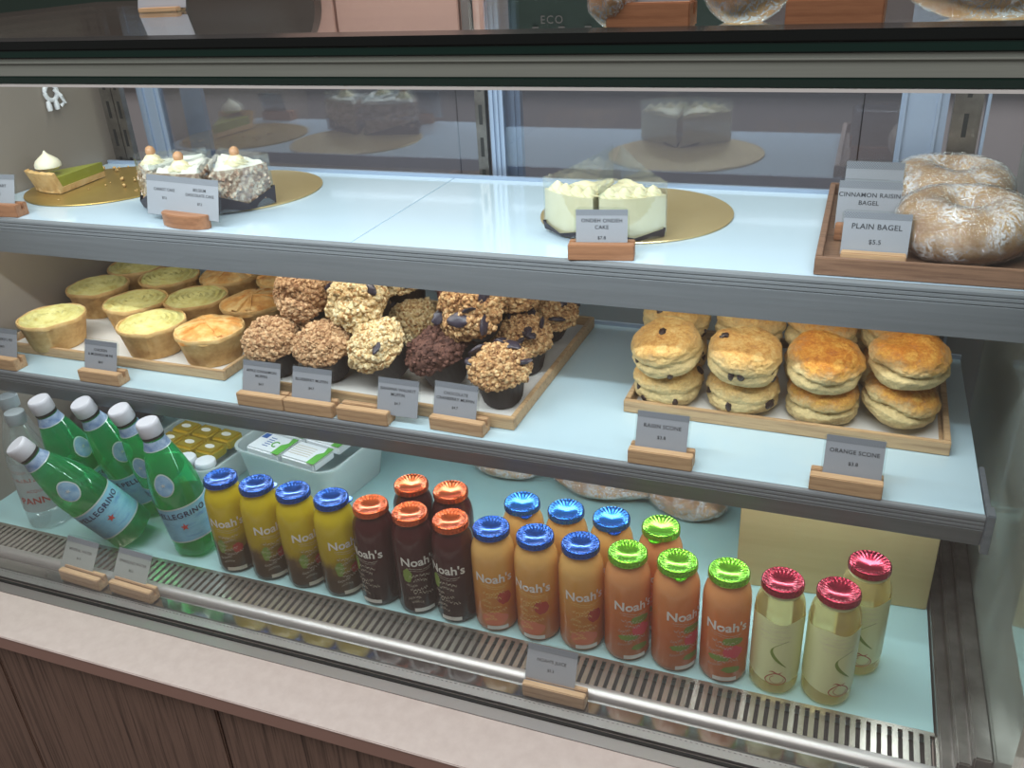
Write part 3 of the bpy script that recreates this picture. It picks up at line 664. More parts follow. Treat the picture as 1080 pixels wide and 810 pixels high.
for x, y, rot, tab, lab in ((-.3635, .914, 0, radians(10), 'orange juice bottle with blue lid coloured as lit, leftmost of the three behind'), (-.3025, .914, 0, None, 'orange juice bottle with blue lid coloured as lit, middle of the three behind'),
        (-.2415, .914, 0, radians(-60), 'orange juice bottle with blue lid coloured as lit, rightmost of the three behind')):
    bottle('o', 'lid_blue_lit', x, y, rot, lab, G1, tab)
for x, y, rot, tab, lab in ((-.2045, .851, 18, None, 'peach juice bottle with green lid, front row beside the orange juice bottles'), (-.144, .851, 30, radians(-20), 'peach juice bottle with green lid, middle of the three in front'),
        (-.0835, .851, 4, None, 'peach juice bottle with green lid, front row beside the pale juice bottles'), (-.177, .913, 0, radians(5), 'peach juice bottle with lit green lid, alone behind the row')):
    bottle('g', 'lid_green', x, y, rot, lab, G1, tab)
for x, y, rot, lab in ((-.023, .851, 0, 'pale yellow juice bottle with crimson lid, beside the peach juice'), (.0375, .851, 25, 'pale yellow juice bottle with crimson lid, front row at the right end'), (.069, .911, 8, 'pale yellow juice bottle with crimson lid, standing behind at the right end')):
    bottle('p', 'lid_crimson', x, y, rot, lab, G1)

# ================================================================== water bottles
def star(mb, r, a, z, s):
    pts = []
    for i in range(10):
        t = pi / 2 + i * pi / 5; k = s if i % 2 == 0 else s * .4; pts.append((a + k * cos(t) / r, z + k * sin(t)))
    c = (r * cos(a - pi / 2), r * sin(a - pi / 2), z)
    mb.add([c] + [(r * cos(p[0] - pi / 2), r * sin(p[0] - pi / 2), p[1]) for p in pts], [(0, 1 + i, 1 + (i + 1) % 10) for i in range(10)])
WP = [(.0, .006), (.018, .004), (.027, .0005), (.0315, .003), (.0328, .010), (.0332, .020), (.0332, .100), (.0325, .110), (.030, .124), (.0262, .140), (.0215, .157), (.0172, .170), (.0145, .178), (.0135, .183), (.0133, .190)]
def wr(z):
    for (r0, z0), (r1, z1) in zip(WP[2:-1], WP[3:]):
        if z0 <= z <= z1: return r0 + (r1 - r0) * (z - z0) / (z1 - z0)
    return WP[-1][0]
def water_bottle():
    b = thing('water_bottle', '-', 'water bottle')
    q = MB(); q.lathe(WP, 40, fn=lambda r, z, a, i: (r * (1 + (.05 * cos(5 * a) if z < .012 else 0)), z)); q.build('body', 'green_glass', b)
    q = MB(); q.lathe([(max(0, r - .0014), z + .0012) for r, z in WP if z < .14] + [(.0244, .142)], 36); q.build('water', 'green_water', b)
    q = MB(); q.lathe([(.0146, .1875), (.0150, .189), (.0150, .203), (.0146, .2065), (.0132, .2078), (.004, .2078)], 48, fn=lambda r, z, a, i: (r + (.0003 * cos(a * 48) if i in (1, 2) else 0), z)); q.build('cap', 'cap_white', b)
    q = MB(); q.lathe([(.0143, .1835), (.0146, .1838), (.0146, .1868), (.0143, .187)], 32); q.build('tamper_ring', 'dark', b)
    q = MB(); q.lathe([(wr(.1695) + .0004, .1695), (wr(.1755) + .0004, .1755), (.0142, .1815)], 36, False, False); q.build('neck_label', 'neck_label', b)
    q = MB(); q.lathe([(wr(.1685) + .0006, .1685), (wr(.1697) + .0006, .1697)], 36, False, False); q.build('label_trim', 'silver_print', b)
    q = MB(); q.lathe([(.0336, .030), (.0336, .083)], 48, False, False); lb = q.build('label', 'blue_label', b)
    for z in (.028, .083): q = MB(); q.lathe([(.0338, z), (.0338, z + .0022)], 48, False, False); q.build('label_trim', 'silver_print', b)
    q = MB(); wrapped_text(q, 'S.PELLEGRINO', .0118, .0342, .0690, spacing=1.14, bold=.02); q.build('lettering', 'print_navy', b, smooth=False)
    q = MB(); star(q, .0343, .16, .054, .0060); q.build('star', 'red_star', b, smooth=False)
    # drop shaped emblem on the shoulder
    def drop(nm, m, sc, off):
        q = MB(); pts = []; cz = .1225
        for i in range(36):
            t = 2 * pi * i / 36; dx = .0122 * sc * sin(t) * (1 - .22 * (cos(t) > 0) * cos(t)); dz = .0150 * sc * cos(t)
            z = cz + dz; r = wr(z) + off; pts.append((r * cos(dx / r - pi / 2), r * sin(dx / r - pi / 2), z))
        r = wr(cz) + off; q.add([(0, -r, cz)] + pts, [(0, 1 + i, 1 + (i + 1) % 36) for i in range(36)]); q.build(nm, m, b)
    drop('emblem_border', 'silver_print', 1.12, .0005); drop('emblem', 'emblem', 1.0, .0009)
    q = MB(); star(q, wr(.1235) + .0016, 0, .1235, .0035); q.build('emblem_star', 'silver_print', b, smooth=False)
    return b
GW = 'green water bottles at the left end'
wb = water_bottle()
def put_bottle(b, base, cap, rot, label):
    d = Vector(cap) - Vector(base); zax = d.normalized(); sc = 1.09
    base = (base[0], base[1], -.0096 + .0335 * sqrt(max(0, 1 - zax.z ** 2)))
    f = Vector((-base[0], -base[1], .0)).normalized(); xax = (-f).cross(zax)
    if xax.length < 1e-4: xax = Vector((1, 0, 0))
    yax = zax.cross(xax.normalized()).normalized(); xax = yax.cross(zax)
    # local -Y is the label side: it should look along f
    yl = -(f - zax * f.dot(zax)).normalized(); xl = yl.cross(zax)
    m = Matrix((xl, yl, zax)).transposed() @ Matrix.Rotation(radians(rot), 3, 'Z')
    b.matrix_world = Matrix.Translation(base) @ m.to_4x4() @ Matrix.Scale(sc, 4); tag(b, label, 'water bottle', GW)
put_bottle(wb, (-.886, .868, -.0085), (-.909, .850, .207), -22, 'green water bottle with white cap, front right one next to the yellow juice')
put_bottle(dup(wb), (-.998, .852, .007), (-1.072, .772, .185), 0, 'green water bottle leaning far to the left, foremost of the green bottles')
put_bottle(dup(wb), (-.951, .926, -.0085), (-.983, .872, .207), -30, 'green water bottle with white cap, behind the front right green bottle')
put_bottle(dup(wb), (-1.026, .936, -.0075), (-1.058, .874, .207), 18, 'green water bottle with white cap, rearmost and tallest looking of the green bottles')
put_bottle(dup(wb), (-1.100, .899, -.0085), (-1.127, .862, .206), 40, 'green water bottle with white cap, left behind the leaning bottle')
def clear_bottle():
    b = thing('water_bottle', '-', 'water bottle')
    P = [(.0, .005), (.020, .003), (.027, .0008), (.0312, .004), (.0322, .012), (.0322, .105), (.031, .118), (.0275, .134), (.0225, .150), (.0170, .165), (.0140, .174), (.0134, .186)]
    q = MB(); q.lathe(P, 40, fn=lambda r, z, a, i: (r * (1 + (.01 * cos(12 * a) if .01 < z < .03 else 0)), z)); q.build('body', 'clear_pet', b)
    q = MB(); q.lathe([(.0145, .184), (.0149, .1855), (.0149, .199), (.0144, .2025), (.013, .2036), (.004, .2036)], 40); q.build('cap', 'cap_clear', b)
    q = MB(); band(q, .0326, -1.5, 1.5, .036, .092, 40); q.build('label', 'white_label', b)
    q = MB(); wrapped_text(q, 'PANNA', .0165, .0331, .052, spacing=1.05, bold=.02); wrapped_text(q, 'ACQUA', .0075, .0331, .073, spacing=1.05); q.build('lettering', 'print_red', b, smooth=False)
    return b
cb = clear_bottle(); cb.location = (-1.236, .893, -.0095); cb.rotation_euler = (0, 0, atan2(-.87, 1.2) + pi / 2 - .75); tag(cb, 'clear water bottle with grey cap, cut by the left edge of the photo', 'water bottle', 'clear water bottles')
cb2 = dup(cb); cb2.location = (-1.178, .853, -.0095); cb2.rotation_euler = (0, 0, atan2(-.81, 1.15) + pi / 2 - .25); tag(cb2, 'clear water bottle with red PANNA lettering, behind the leaning green bottle', 'water bottle', 'clear water bottles')

# ================================================================== muffins
def crumb_top(seed, r, h, big, nbig, mat_unused=None):
    """crumbly domed top as one mesh: displaced dome plus irregular lumps"""
    q = MB(); vs = []
    rr = random.Random(seed)
    for v in ICO4[0]:
        p = Vector(v); k = 1 + .13 * nz(p, 2.0, seed) + .09 * nz(p, 6, seed + 3) + .06 * nz(p, 14, seed + 5)
        z = p.z * h if p.z > 0 else p.z * h * .45
        vs.append((p.x * r * k * (1.0 if p.z > -.3 else .82), p.y * r * k * (1.0 if p.z > -.3 else .82), z * k))
    q.add(vs, ICO4[1])
    lumps = []
    for i in range(10): 
        lumps.append(([tuple(Vector(v) * (1 + .38 * nz(Vector(v), 1.7, i + seed * 11))) for v in ICO2[0]], ICO2[1]))
    for i in range(nbig):
        u = rr.random() * 2 * pi; c = 1 - rr.random() * 1.22; s_ = sqrt(max(0, 1 - c * c)); p = Vector((cos(u) * s_, sin(u) * s_, c))
        k = 1 + .13 * nz(p, 2.0, seed) + .09 * nz(p, 6, seed + 3)
        z = p.z * h if p.z > 0 else p.z * h * .45
        size = big * (.45 + rr.random() ** 2 * .9)
        q.blob((p.x * r * k, p.y * r * k, z * k), size, lumps[i % 10], rr.random() * 6, (1, .85 + rr.random() * .3, .8))
    return q
CUP = [(.0, .0), (.0255, .0), (.0268, .002), (.0335, .036), (.0352, .043), (.0345, .0435), (.0325, .037)]
_cup = MB().lathe(CUP, 72, cap1=False, fn=lambda r, z, a, i: (r * (1 + .018 * cos(24 * a) if z > .001 else 1), z)).mesh('paper_cup', 'cup')
def berries(seed, r, h, n, size):
    rr = random.Random(seed); out = []
    for i in range(n):
        u = rr.random() * 2 * pi; c = .35 + rr.random() * .6; s_ = sqrt(1 - c * c); p = Vector((cos(u) * s_, sin(u) * s_, c))
        lump = ([tuple(Vector(v) * (1 + .3 * nz(Vector(v), 1.6, i + seed))) for v in ICO3[0]], ICO3[1])
        q = MB(); q.blob((p.x * r * 1.04, p.y * r * 1.04, p.z * h * 1.04), size * (.7 + rr.random() * .6), lump, rr.random() * 6, (1.25, .8, .35)); out.append(q.mesh('berry', 'berry'))
    return out
VAR = {}
for kind, mat, seeds, big, nb, be in (('apple', 'crumb_apple', (1, 2), .0036, 800, 0), ('pale', 'crumb_pale', (3, 4), .0042, 700, 2), ('gold', 'crumb_gold', (5, 6, 7), .0040, 760, 6), ('choc', 'crumb_choc', (8,), .0040, 300, 0), ('red', 'crumb_red', (9,), .0040, 420, 0)):
    VAR[kind] = [(crumb_top(s, .0400, .032, big, nb).mesh('crumble_top', mat), berries(s, .0405, .0325, be, .0095)) for s in seeds]
def muffin(kind, var, loc, tilt, az, label, group='crumble muffins on the tray', sc=1.0):
    """tilt = lean of the dome from vertical towards azimuth az"""
    m = thing('muffin', label, 'muffin', (0, 0, 0), 0, group)
    top, be = VAR[kind][var % len(VAR[kind])]
    link('paper_cup', _cup, m); t = link('crumble_top', top, m); t.location = (0, 0, .047)
    for b in be: o = link('berry', b, m); o.location = (0, 0, .047)
    ax = Vector((cos(az), sin(az), 0)); rot = Matrix.Rotation(radians(tilt), 4, Vector((0, 0, 1)).cross(ax)) @ Matrix.Rotation(rnd.random() * 6.28, 4, 'Z')
    m.matrix_world = Matrix.Translation(loc) @ rot @ Matrix.Translation((0, 0, -.047)) @ Matrix.Identity(4)
    m.scale = (sc, sc, sc)
    return m
MZ = H1 + .0065
A = -pi / 2
def low(x, y, tilt=12): return (x, y, MZ + .047 + .010 * tilt / 20)
for kind, var, x, y, tilt, az, lab in (
    ('apple', 0, -.770, .982, 14, A, 'brown cinnamon crumble muffin behind the apple cinnamon tag'),
    ('apple', 1, -.685, .986, 14, A, 'brown cinnamon crumble muffin behind the blueberry tag'),
    ('pale', 0, -.596, .984, 34, A - .5, 'pale crumble muffin at front tipped towards the banana walnut tag'),
    ('choc', 0, -.512, 1.000, 20, A - .6, 'dark chocolate muffin behind the chocolate cranberry tag'),
    ('gold', 0, -.414, .984, 10, A, 'golden crumble muffin in dark cup at the right front corner of the tray'),
    ('pale', 1, -.590, 1.086, 20, A, 'pale crumble muffin with a blueberry, second row behind the front pale one'),
    ('gold', 1, -.416, 1.084, 10, A + .3, 'golden crumble muffin in dark cup, second at the right side of the tray'),
    ('gold', 2, -.408, 1.186, 22, A + .8, 'dark glazed crumble muffin at the right back of the tray'),
    ('apple', 1, -.768, 1.10, 6, A, 'cinnamon crumble muffin in the second row, mostly hidden by the stacked ones'),
    ('apple', 0, -.678, 1.105, 6, A, 'cinnamon crumble muffin under the stacked pale one'),
    ('choc', 0, -.503, 1.105, 6, A, 'chocolate muffin under the large stacked golden one'),
    ('red', 0, -.503, 1.197, 6, A, 'chocolate crumble muffin at the back of the tray under the reddish one')):
    muffin(kind, var, low(x, y, tilt), tilt, az, lab)
for kind, var, x, y, z, tilt, az, lab, sc in (
    ('apple', 0, -.738, 1.030, .355, 52, A + .1, 'brown cinnamon crumble muffin stacked on top at left, facing forward', 1.0),
    ('pale', 0, -.642, 1.026, .3545, 55, A, 'large pale crumble muffin stacked on top, facing forward', 1.06),
    ('gold', 0, -.469, 1.032, .354, 46, A, 'large golden chunky crumble muffin stacked on top, facing forward', 1.10),
    ('gold', 1, -.440, 1.115, .352, 20, A + .3, 'golden crumble muffin stacked behind the large golden one', .95),
    ('pale', 1, -.612, 1.106, .366, 18, A, 'pale blueberry crumble muffin stacked behind the large pale one', .95),
    ('red', 0, -.526, 1.128, .358, 26, A, 'reddish chocolate crumble muffin stacked at the back', .95),
    ('pale', 0, -.735, 1.125, .362, 20, A, 'pale crumble muffin at the back between the two forward facing ones', .95)):
    muffin(kind, var, (x, y, z + .005), tilt, az, lab, sc=sc)

# ================================================================== pies
def pie_crust(seed):
    q = MB(); prof = [(.0, .0), (.0415, .0), (.0435, .002), (.0525, .046), (.0552, .049), (.0556, .053), (.0545, .0558), (.0525, .0555), (.0505, .050), (.0, .046)]
    q.lathe(prof, 96, cap0=False, cap1=False, fn=lambda r, z, a, i: (r * (1 + .010 * noise.noise(Vector((cos(a) * 3, sin(a) * 3, seed + z * 20)))), z + (.0022 * noise.noise(Vector((cos(a) * 2.5, sin(a) * 2.5, seed + 9))) if i > 3 else 0)))
    return q.mesh('crust', 'crust')
def pie_mash(seed):
    q = MB(); nr, na = 26, 90; vs = [(0, 0, .0595)]
    for i in range(1, nr + 1):
        r = .0528 * i / nr
        for j in range(na):
            a = 2 * pi * j / na; p = Vector((r * cos(a), r * sin(a), seed))
            sw = sin(r * 620 + a * 1.0 + 2.6 * noise.noise(p * 30)) * .0016
            z = .0575 + sw + .0026 * noise.noise(p * 48) + .0010 * noise.noise(p * 140) - .005 * (i / nr) ** 9 + .0020 * (1 - i / nr)
            vs.append((r * cos(a), r * sin(a), z))
    fs = [(0, 1 + j, 1 + (j + 1) % na) for j in range(na)] + [(1 + i * na + j, 1 + i * na + (j + 1) % na, 1 + (i + 1) * na + (j + 1) % na, 1 + (i + 1) * na + j) for i in range(nr - 1) for j in range(na)]
    return q.add(vs, [f[::-1] for f in fs]).mesh('potato_topping', 'mash')
def pie_lid(seed):
    q = MB(); nr, na = 22, 80; vs = [(0, 0, .066)]
    def prof(t): return .0665 - .010 * t ** 2.2 - .004 * max(0, t - .9) * 10
    for side in (0, 1):
        for i in range(1, nr + 1):
            t = i / nr; r = .0545 * t
            for j in range(na):
                a = 2 * pi * j / na; k = 1 + .06 * noise.noise(Vector((cos(a) * 2, sin(a) * 2, seed)))
                p = Vector((r * cos(a), r * sin(a), seed)); z = prof(t) + .0040 * noise.noise(p * 40) + .0016 * noise.noise(p * 110)
                vs.append((r * k * cos(a), r * k * sin(a), z - (.005 if side else 0)))
    fs = [(0, 1 + j, 1 + (j + 1) % na) for j in range(na)] + [(1 + i * na + j, 1 + i * na + (j + 1) % na, 1 + (i + 1) * na + (j + 1) % na, 1 + (i + 1) * na + j) for i in range(nr - 1) for j in range(na)]
    b = 1 + nr * na; o = 1 + (nr - 1) * na; o2 = b + (nr - 1) * na
    fs += [(o + j, o + (j + 1) % na, o2 + (j + 1) % na, o2 + j) for j in range(na)] + [(b + i * na + j, b + (i + 1) * na + j, b + (i + 1) * na + (j + 1) % na, b + i * na + (j + 1) % na) for i in range(nr - 1) for j in range(na)]
    return q.add(vs, fs).mesh('pastry_lid', 'pastry_lid')
def pie_strip(seed, ang, L=.053, wid=.011):
    q = MB(); vs = []; n = 22; ca, sa = cos(ang), sin(ang)
    for i in range(n + 1):
        t = -1 + 2 * i / n
        for (u, dz) in ((-1, 0), (-.8, .0046), (.8, .0046), (1, 0)):
            x, y = t * L, u * wid / 2 + .002 * noise.noise(Vector((t * 2, seed, 1)))
            z = .0645 - .010 * abs(t) ** 2.2 + dz + .0014 * noise.noise(Vector((t * 3, u, seed)))
            vs.append((x * ca - y * sa, x * sa + y * ca, z))
    q.add(vs, [(i * 4 + j, i * 4 + j + 1, i * 4 + j + 5, i * 4 + j + 4) for i in range(n) for j in range(3)])
    return q.mesh('pastry_strip', 'pastry_lid')
CR = [pie_crust(1), pie_crust(5)]; MA = [pie_mash(2), pie_mash(7), pie_mash(11)]; LI = [pie_lid(3), pie_lid(8)]; STP = [pie_strip(1, .5), pie_strip(4, .95, .051, .009), pie_strip(6, -.6, .051, .009)]
def pie(i, x, y, rz, lidded, label, tilt=(0, 0), dz=0):
    p = thing('pie', label, 'pie', (x, y, H1 + .0066 + dz), rz, 'round pies on the tray'); p.rotation_euler = (tilt[0], tilt[1], rz)
    p.scale = (.965, .965, .88); link('crust', CR[i % 2], p)
    if lidded:
        link('pastry_lid', LI[i % 2], p)
        for s in STP: link('pastry_strip', s, p)
    else: link('potato_topping', MA[i % 3], p)
for i, (x, y, rz, ld, lab) in enumerate((
    (-1.205, .992, .3, 0, 'potato topped pie at the left front corner of the tray'), (-1.018, 1.012, 1.2, 0, 'potato topped pie in front row beside the lidded golden pie'),
    (-1.112, 1.083, 2.0, 0, 'potato topped pie in the second row between two front ones'), (-1.236, 1.128, 4.0, 0, 'potato topped pie in the second row by the left wall'),
    (-1.018, 1.122, 5.0, 0, 'potato topped pie in the second row beside the lidded pies'), (-1.138, 1.200, .8, 0, 'potato topped pie in the back row, right of two'),
    (-1.243, 1.236, 2.8, 0, 'potato topped pie in the far back corner, half hidden by the shelf'),
    (-.906, 1.012, 0.0, 1, 'golden pastry lidded pie with crossed strips, foremost of the lidded ones'), (-.908, 1.128, 1.1, 1, 'golden pastry lidded pie directly behind the front lidded one'),
    (-1.030, 1.232, 2.2, 1, 'golden pastry lidded pie in the back row beside the potato pies'), (-.918, 1.25 - .005, 3.0, 1, 'golden pastry lidded pie in the back row by the muffin tray'))):
    pie(i, x, y, rz, ld, lab)

# ================================================================== scones
def scone_mesh(seed, mat, crack):
    q = MB(); vs = []
    for v in ICO6[0]:
        p = Vector(v); a = atan2(p.y, p.x); rxy = sqrt(p.x * p.x + p.y * p.y)
        e = 3.0; d = (rxy ** e + abs(p.z) ** e) ** (-1 / e)
        x, y, z = p.x * d, p.y * d, p.z * d
        k = 1 + .085 * nz(p, 1.3, seed) + .04 * nz(p, 4, seed + 2) + .018 * nz(p, 11, seed + 4) + .011 * nz(p, 24, seed + 6) + .007 * nz(p, 46, seed + 8) - .030 * max(0, .22 - abs(nz(p, 5.5, seed + 9))) / .22 * max(0, nz(p, 2.2, seed + 10) + .15)
        cz = z - .02 - .16 * nz((cos(a), sin(a), 0), 1.2, seed + 7)
        ck = crack * (.4 + .8 * max(0, nz((cos(a), sin(a), .3), 1.6, seed + 5) + .4)) * math.exp(-(cz / .13) ** 2) * (1 if rxy > .3 else 0)
        k2 = k - ck * (1 + .5 * nz(p, 9, seed))
        zz = z * .0265 * (k if z > 0 else 1) * (1 + .16 * nz((x, y, 0), 1.5, seed + 1)) + (.003 * (1 - min(1, rxy)) if z > 0 else 0)
        vs.append((x * .0455 * k2, y * .0455 * k2, zz))
    q.add(vs, ICO6[1]); return q.mesh('scone', mat)
_rz = []
for i in range(3):
    q = MB(); q.blob((0, 0, 0), .0055, ([tuple(Vector(v) * (1 + .35 * nz(Vector(v), 1.6, i))) for v in ICO3[0]], ICO3[1]), 0, (1.2, .8, .55)); _rz.append(q.mesh('raisin', 'raisin'))
SC = {'raisin': [scone_mesh(s, 'scone_raisin', .07) for s in (1, 2, 3)], 'orange': [scone_mesh(s, 'scone_orange', .16) for s in (4, 5, 6)]}
def scone(kind, var, x, y, z, rz, tilt, label, group='scones piled on the tray'):
    me = SC[kind][var % 3]; o = thing('scone', label, 'scone', (x, y, z), 0, group)
    link('baked_body', me, o)
    if kind == 'raisin':
        rr = random.Random(var * 7 + int(x * 1000))
        vsl = [v.co for v in me.vertices]
        for i in range(5):
            for _ in range(90):
                v = rr.choice(vsl)
                if (-.016 < v.z < .006 if i else v.z > .018) and (v.y < .012): break
            r_ = link('raisin', _rz[i % 3], o); r_.location = v * .985; n_ = Vector((v.x, v.y, v.z * 2)).normalized(); r_.rotation_euler = n_.to_track_quat('Z', 'X').to_euler()
    o.rotation_euler = (tilt[0], tilt[1], rz)
    return o
SZ0 = H1 + .0065 + .0255
for kind, var, x, y, z, rz, tilt, lab in (
    ('raisin', 0, -.202, 1.062, SZ0, .2, (0, 0), 'raisin scone at the front left bottom of the pile'),
    ('raisin', 1, -.104, 1.060, SZ0, .3, (0, 0), 'raisin scone at the front bottom, second from left'),
    ('orange', 0, -.006, 1.064, SZ0, -.3, (.05, 0), 'glazed scone at the front bottom, third from left'),
    ('orange', 1, .084, 1.066, SZ0 + .010, .2, (.10, .22), 'pale sided scone tipped at the front right bottom corner'),
    ('raisin', 2, -.203, 1.050, SZ0 + .053, -.1, (.28, -.10), 'raisin scone on top of the front left pair'),
    ('raisin', 0, -.104, 1.046, SZ0 + .054, .4, (.25, .06), 'raisin scone on top of the second pair, dark raisins along its lower edge'),
    ('orange', 2, -.008, 1.052, SZ0 + .053, .3, (.26, 0), 'shiny orange brown scone on top of the third pair, split along its side'),
    ('orange', 1, .086, 1.058, SZ0 + .066, -.2, (.10, .05), 'orange brown scone with open crack on top of the front right pair'),
    ('raisin', 1, -.212, 1.158, SZ0, .2, (0, 0), 'raisin scone under the back left one'), ('raisin', 2, -.112, 1.157, SZ0, .9, (0, 0), 'raisin scone under the second back one'),
    ('orange', 0, -.016, 1.158, SZ0, .5, (0, 0), 'glazed scone under the third back one'), ('orange', 2, .078, 1.165, SZ0, .5, (0, 0), 'glazed scone under the back right one'),
    ('raisin', 1, -.210, 1.150, SZ0 + .053, 1.1, (.12, 0), 'raisin scone on top in the back row at left'), ('raisin', 0, -.110, 1.150, SZ0 + .052, 2.2, (.10, 0), 'raisin scone on top in the back row, second from left'),
    ('orange', 1, -.018, 1.150, SZ0 + .052, 2.0, (.12, .03), 'orange brown scone on top in the back row, third from left'), ('orange', 0, .078, 1.160, SZ0 + .055, 1.0, (.14, 0), 'orange brown scone on top in the back row at right'),
    ('orange', 2, .030, 1.226, SZ0 + .030, 1.0, (.1, 0), 'pale scone glimpsed at the very back between two others')):
    scone(kind, var, x, y, z, rz, tilt, lab)

# ================================================================== cakes on gold boards
def board(x, y, r, mat, label):
    b = MB().lathe([(0, .0), (r, .0), (r + .0006, .0012), (r, .0024), (0, .0024)], 96, cap0=False, cap1=False).build('cake_board', mat); b.location = (x, y, H2 + .0003)
    tag(b, label, 'cake board', 'round gold cake boards'); return b
board(-1.178, 1.150, .127, 'gold_dull', 'round gold board with crumbs at the left end of the upper shelf')
board(-.912, 1.160, .127, 'gold', 'round gold board under the nut coated cake slices')
board(-.270, 1.150, .128, 'gold', 'round gold board under the ondeh ondeh cake')
BZ = H2 + .003
def wedge(r, a0, a1, z0, z1, name, mat, parent, n=24, rough=0, inner=.004, seed=0, sub=6):
    pts = [(inner * cos((a0 + a1) / 2), inner * sin((a0 + a1) / 2))] + [(r * cos(a0 + (a1 - a0) * i / n), r * sin(a0 + (a1 - a0) * i / n)) for i in range(n + 1)]
    # resample the outline and add wobble
    out = []
    m = len(pts)
    for i in range(m):
        p, q_ = Vector(pts[i]), Vector(pts[(i + 1) % m]); k = max(1, int((q_ - p).length / .004)); out += [p.lerp(q_, j / k) for j in range(k)]
    mb = MB(); L = len(out); vs = []
    for s in range(sub + 1):
        z = z0 + (z1 - z0) * s / sub
        for p in out:
            w_ = 1 + rough * noise.noise(Vector((p.x * 90, p.y * 90, z * 90 + seed))); vs.append((p.x * w_, p.y * w_, z))
    fs = [(s * L + i, s * L + (i + 1) % L, (s + 1) * L + (i + 1) % L, (s + 1) * L + i) for s in range(sub) for i in range(L)] + [tuple(reversed(range(L))), tuple(range(sub * L, sub * L + L))]
    mb.add(vs, fs); return mb.build(name, mat, parent)
def acetate(r, a0, a1, h, parent, amp=.0018, freq=160, peak=0.0):
    """clear collar around a slice with a wavy upper edge"""
    mb = MB(); pts = [(.004 * cos((a0 + a1) / 2), .004 * sin((a0 + a1) / 2))] + [(r * cos(a0 + (a1 - a0) * i / 20), r * sin(a0 + (a1 - a0) * i / 20)) for i in range(21)]
    out = []
    for i in range(len(pts)):
        p, q_ = Vector(pts[i]), Vector(pts[(i + 1) % len(pts)]); k = max(1, int((q_ - p).length / .0022)); out += [p.lerp(q_, j / k) for j in range(k)]
    L = len(out); vs = []; d = 0
    for i, p in enumerate(out):
        d += (p - out[i - 1]).length if i else 0
        vs += [(p.x, p.y, 0), (p.x, p.y, h + amp * sin(d * freq * 6) + peak * max(0, 1 - p.length / r) ** 1.5)]
    mb.add(vs, [(2 * i, (2 * i + 2) % (2 * L), (2 * i + 3) % (2 * L), 2 * i + 1) for i in range(L)])
    return mb.build('acetate_collar', 'acetate', parent, smooth=False)
def paper_base(r, a0, a1, parent, lift=.016, mat='plum_paper'):
    mb = MB(); am = (a0 + a1) / 2; R = r * 1.04; e = .02
    base = [(0, 0), (R * cos(a0 - e), R * sin(a0 - e)), (R * 1.02 * cos(am), R * 1.02 * sin(am)), (R * cos(a1 + e), R * sin(a1 + e))]
    vs = [(x, y, .0006) for x, y in base] + [(x * 1.03, y * 1.03, .0006 + l) for (x, y), l in zip(base, (.001, lift * 1.5, lift * .55, lift * 1.5))]
    vs += [(x * 1.022, y * 1.022, z) for x, y, z in vs]
    mb.add(vs[:8], [(0, 3, 2, 1), (1, 2, 6, 5), (2, 3, 7, 6), (0, 1, 5, 4), (3, 0, 4, 7)]); return mb.build('paper_liner', mat, parent, smooth=False)
def swirl(name, mat, parent, c, r, h, turns=2.6, seed=0):
    mb = MB(); nz_, na = 16, 40; vs = []
    for i in range(nz_ + 1):
        t = i / nz_
        for j in range(na):
            a = 2 * pi * j / na; rr = r * (1 - t) ** .75 * (1 + .16 * (1 - t) * cos(6 * (a + t * turns))) + .0002; vs.append((c[0] + rr * cos(a), c[1] + rr * sin(a), c[2] + h * t))
    mb.add(vs, [(i * na + j, i * na + (j + 1) % na, (i + 1) * na + (j + 1) % na, (i + 1) * na + j) for i in range(nz_) for j in range(na)] + [tuple(reversed(range(na)))])
    return mb.build(name, mat, parent)
def cream_cap(r, a0, a1, z, parent, seed):
    mb = MB(); nr, na = 14, 24; vs = []
    for i in range(nr + 1):
        for j in range(na + 1):
            rr = .004 + (r * .985 - .004) * i / nr; a = a0 + (a1 - a0) * (j / na) ; p = Vector((rr * cos(a) * 60, rr * sin(a) * 60, seed))
            edge = min(i, nr - i, j, na - j); vs.append((rr * cos(a), rr * sin(a), z + (0 if edge == 0 else .0055 + .005 * noise.noise(p * .9) + .0025 * noise.noise(p * 3))))
    W = na + 1; mb.add(vs, [(i * W + j, i * W + j + 1, (i + 1) * W + j + 1, (i + 1) * W + j) for i in range(nr) for j in range(na)]); return mb.build('cream_top', 'cream', parent)
lump3 = [([tuple(Vector(v) * (1 + .35 * nz(Vector(v), 1.8, i))) for v in ICO1[0]], ICO1[1]) for i in range(6)]
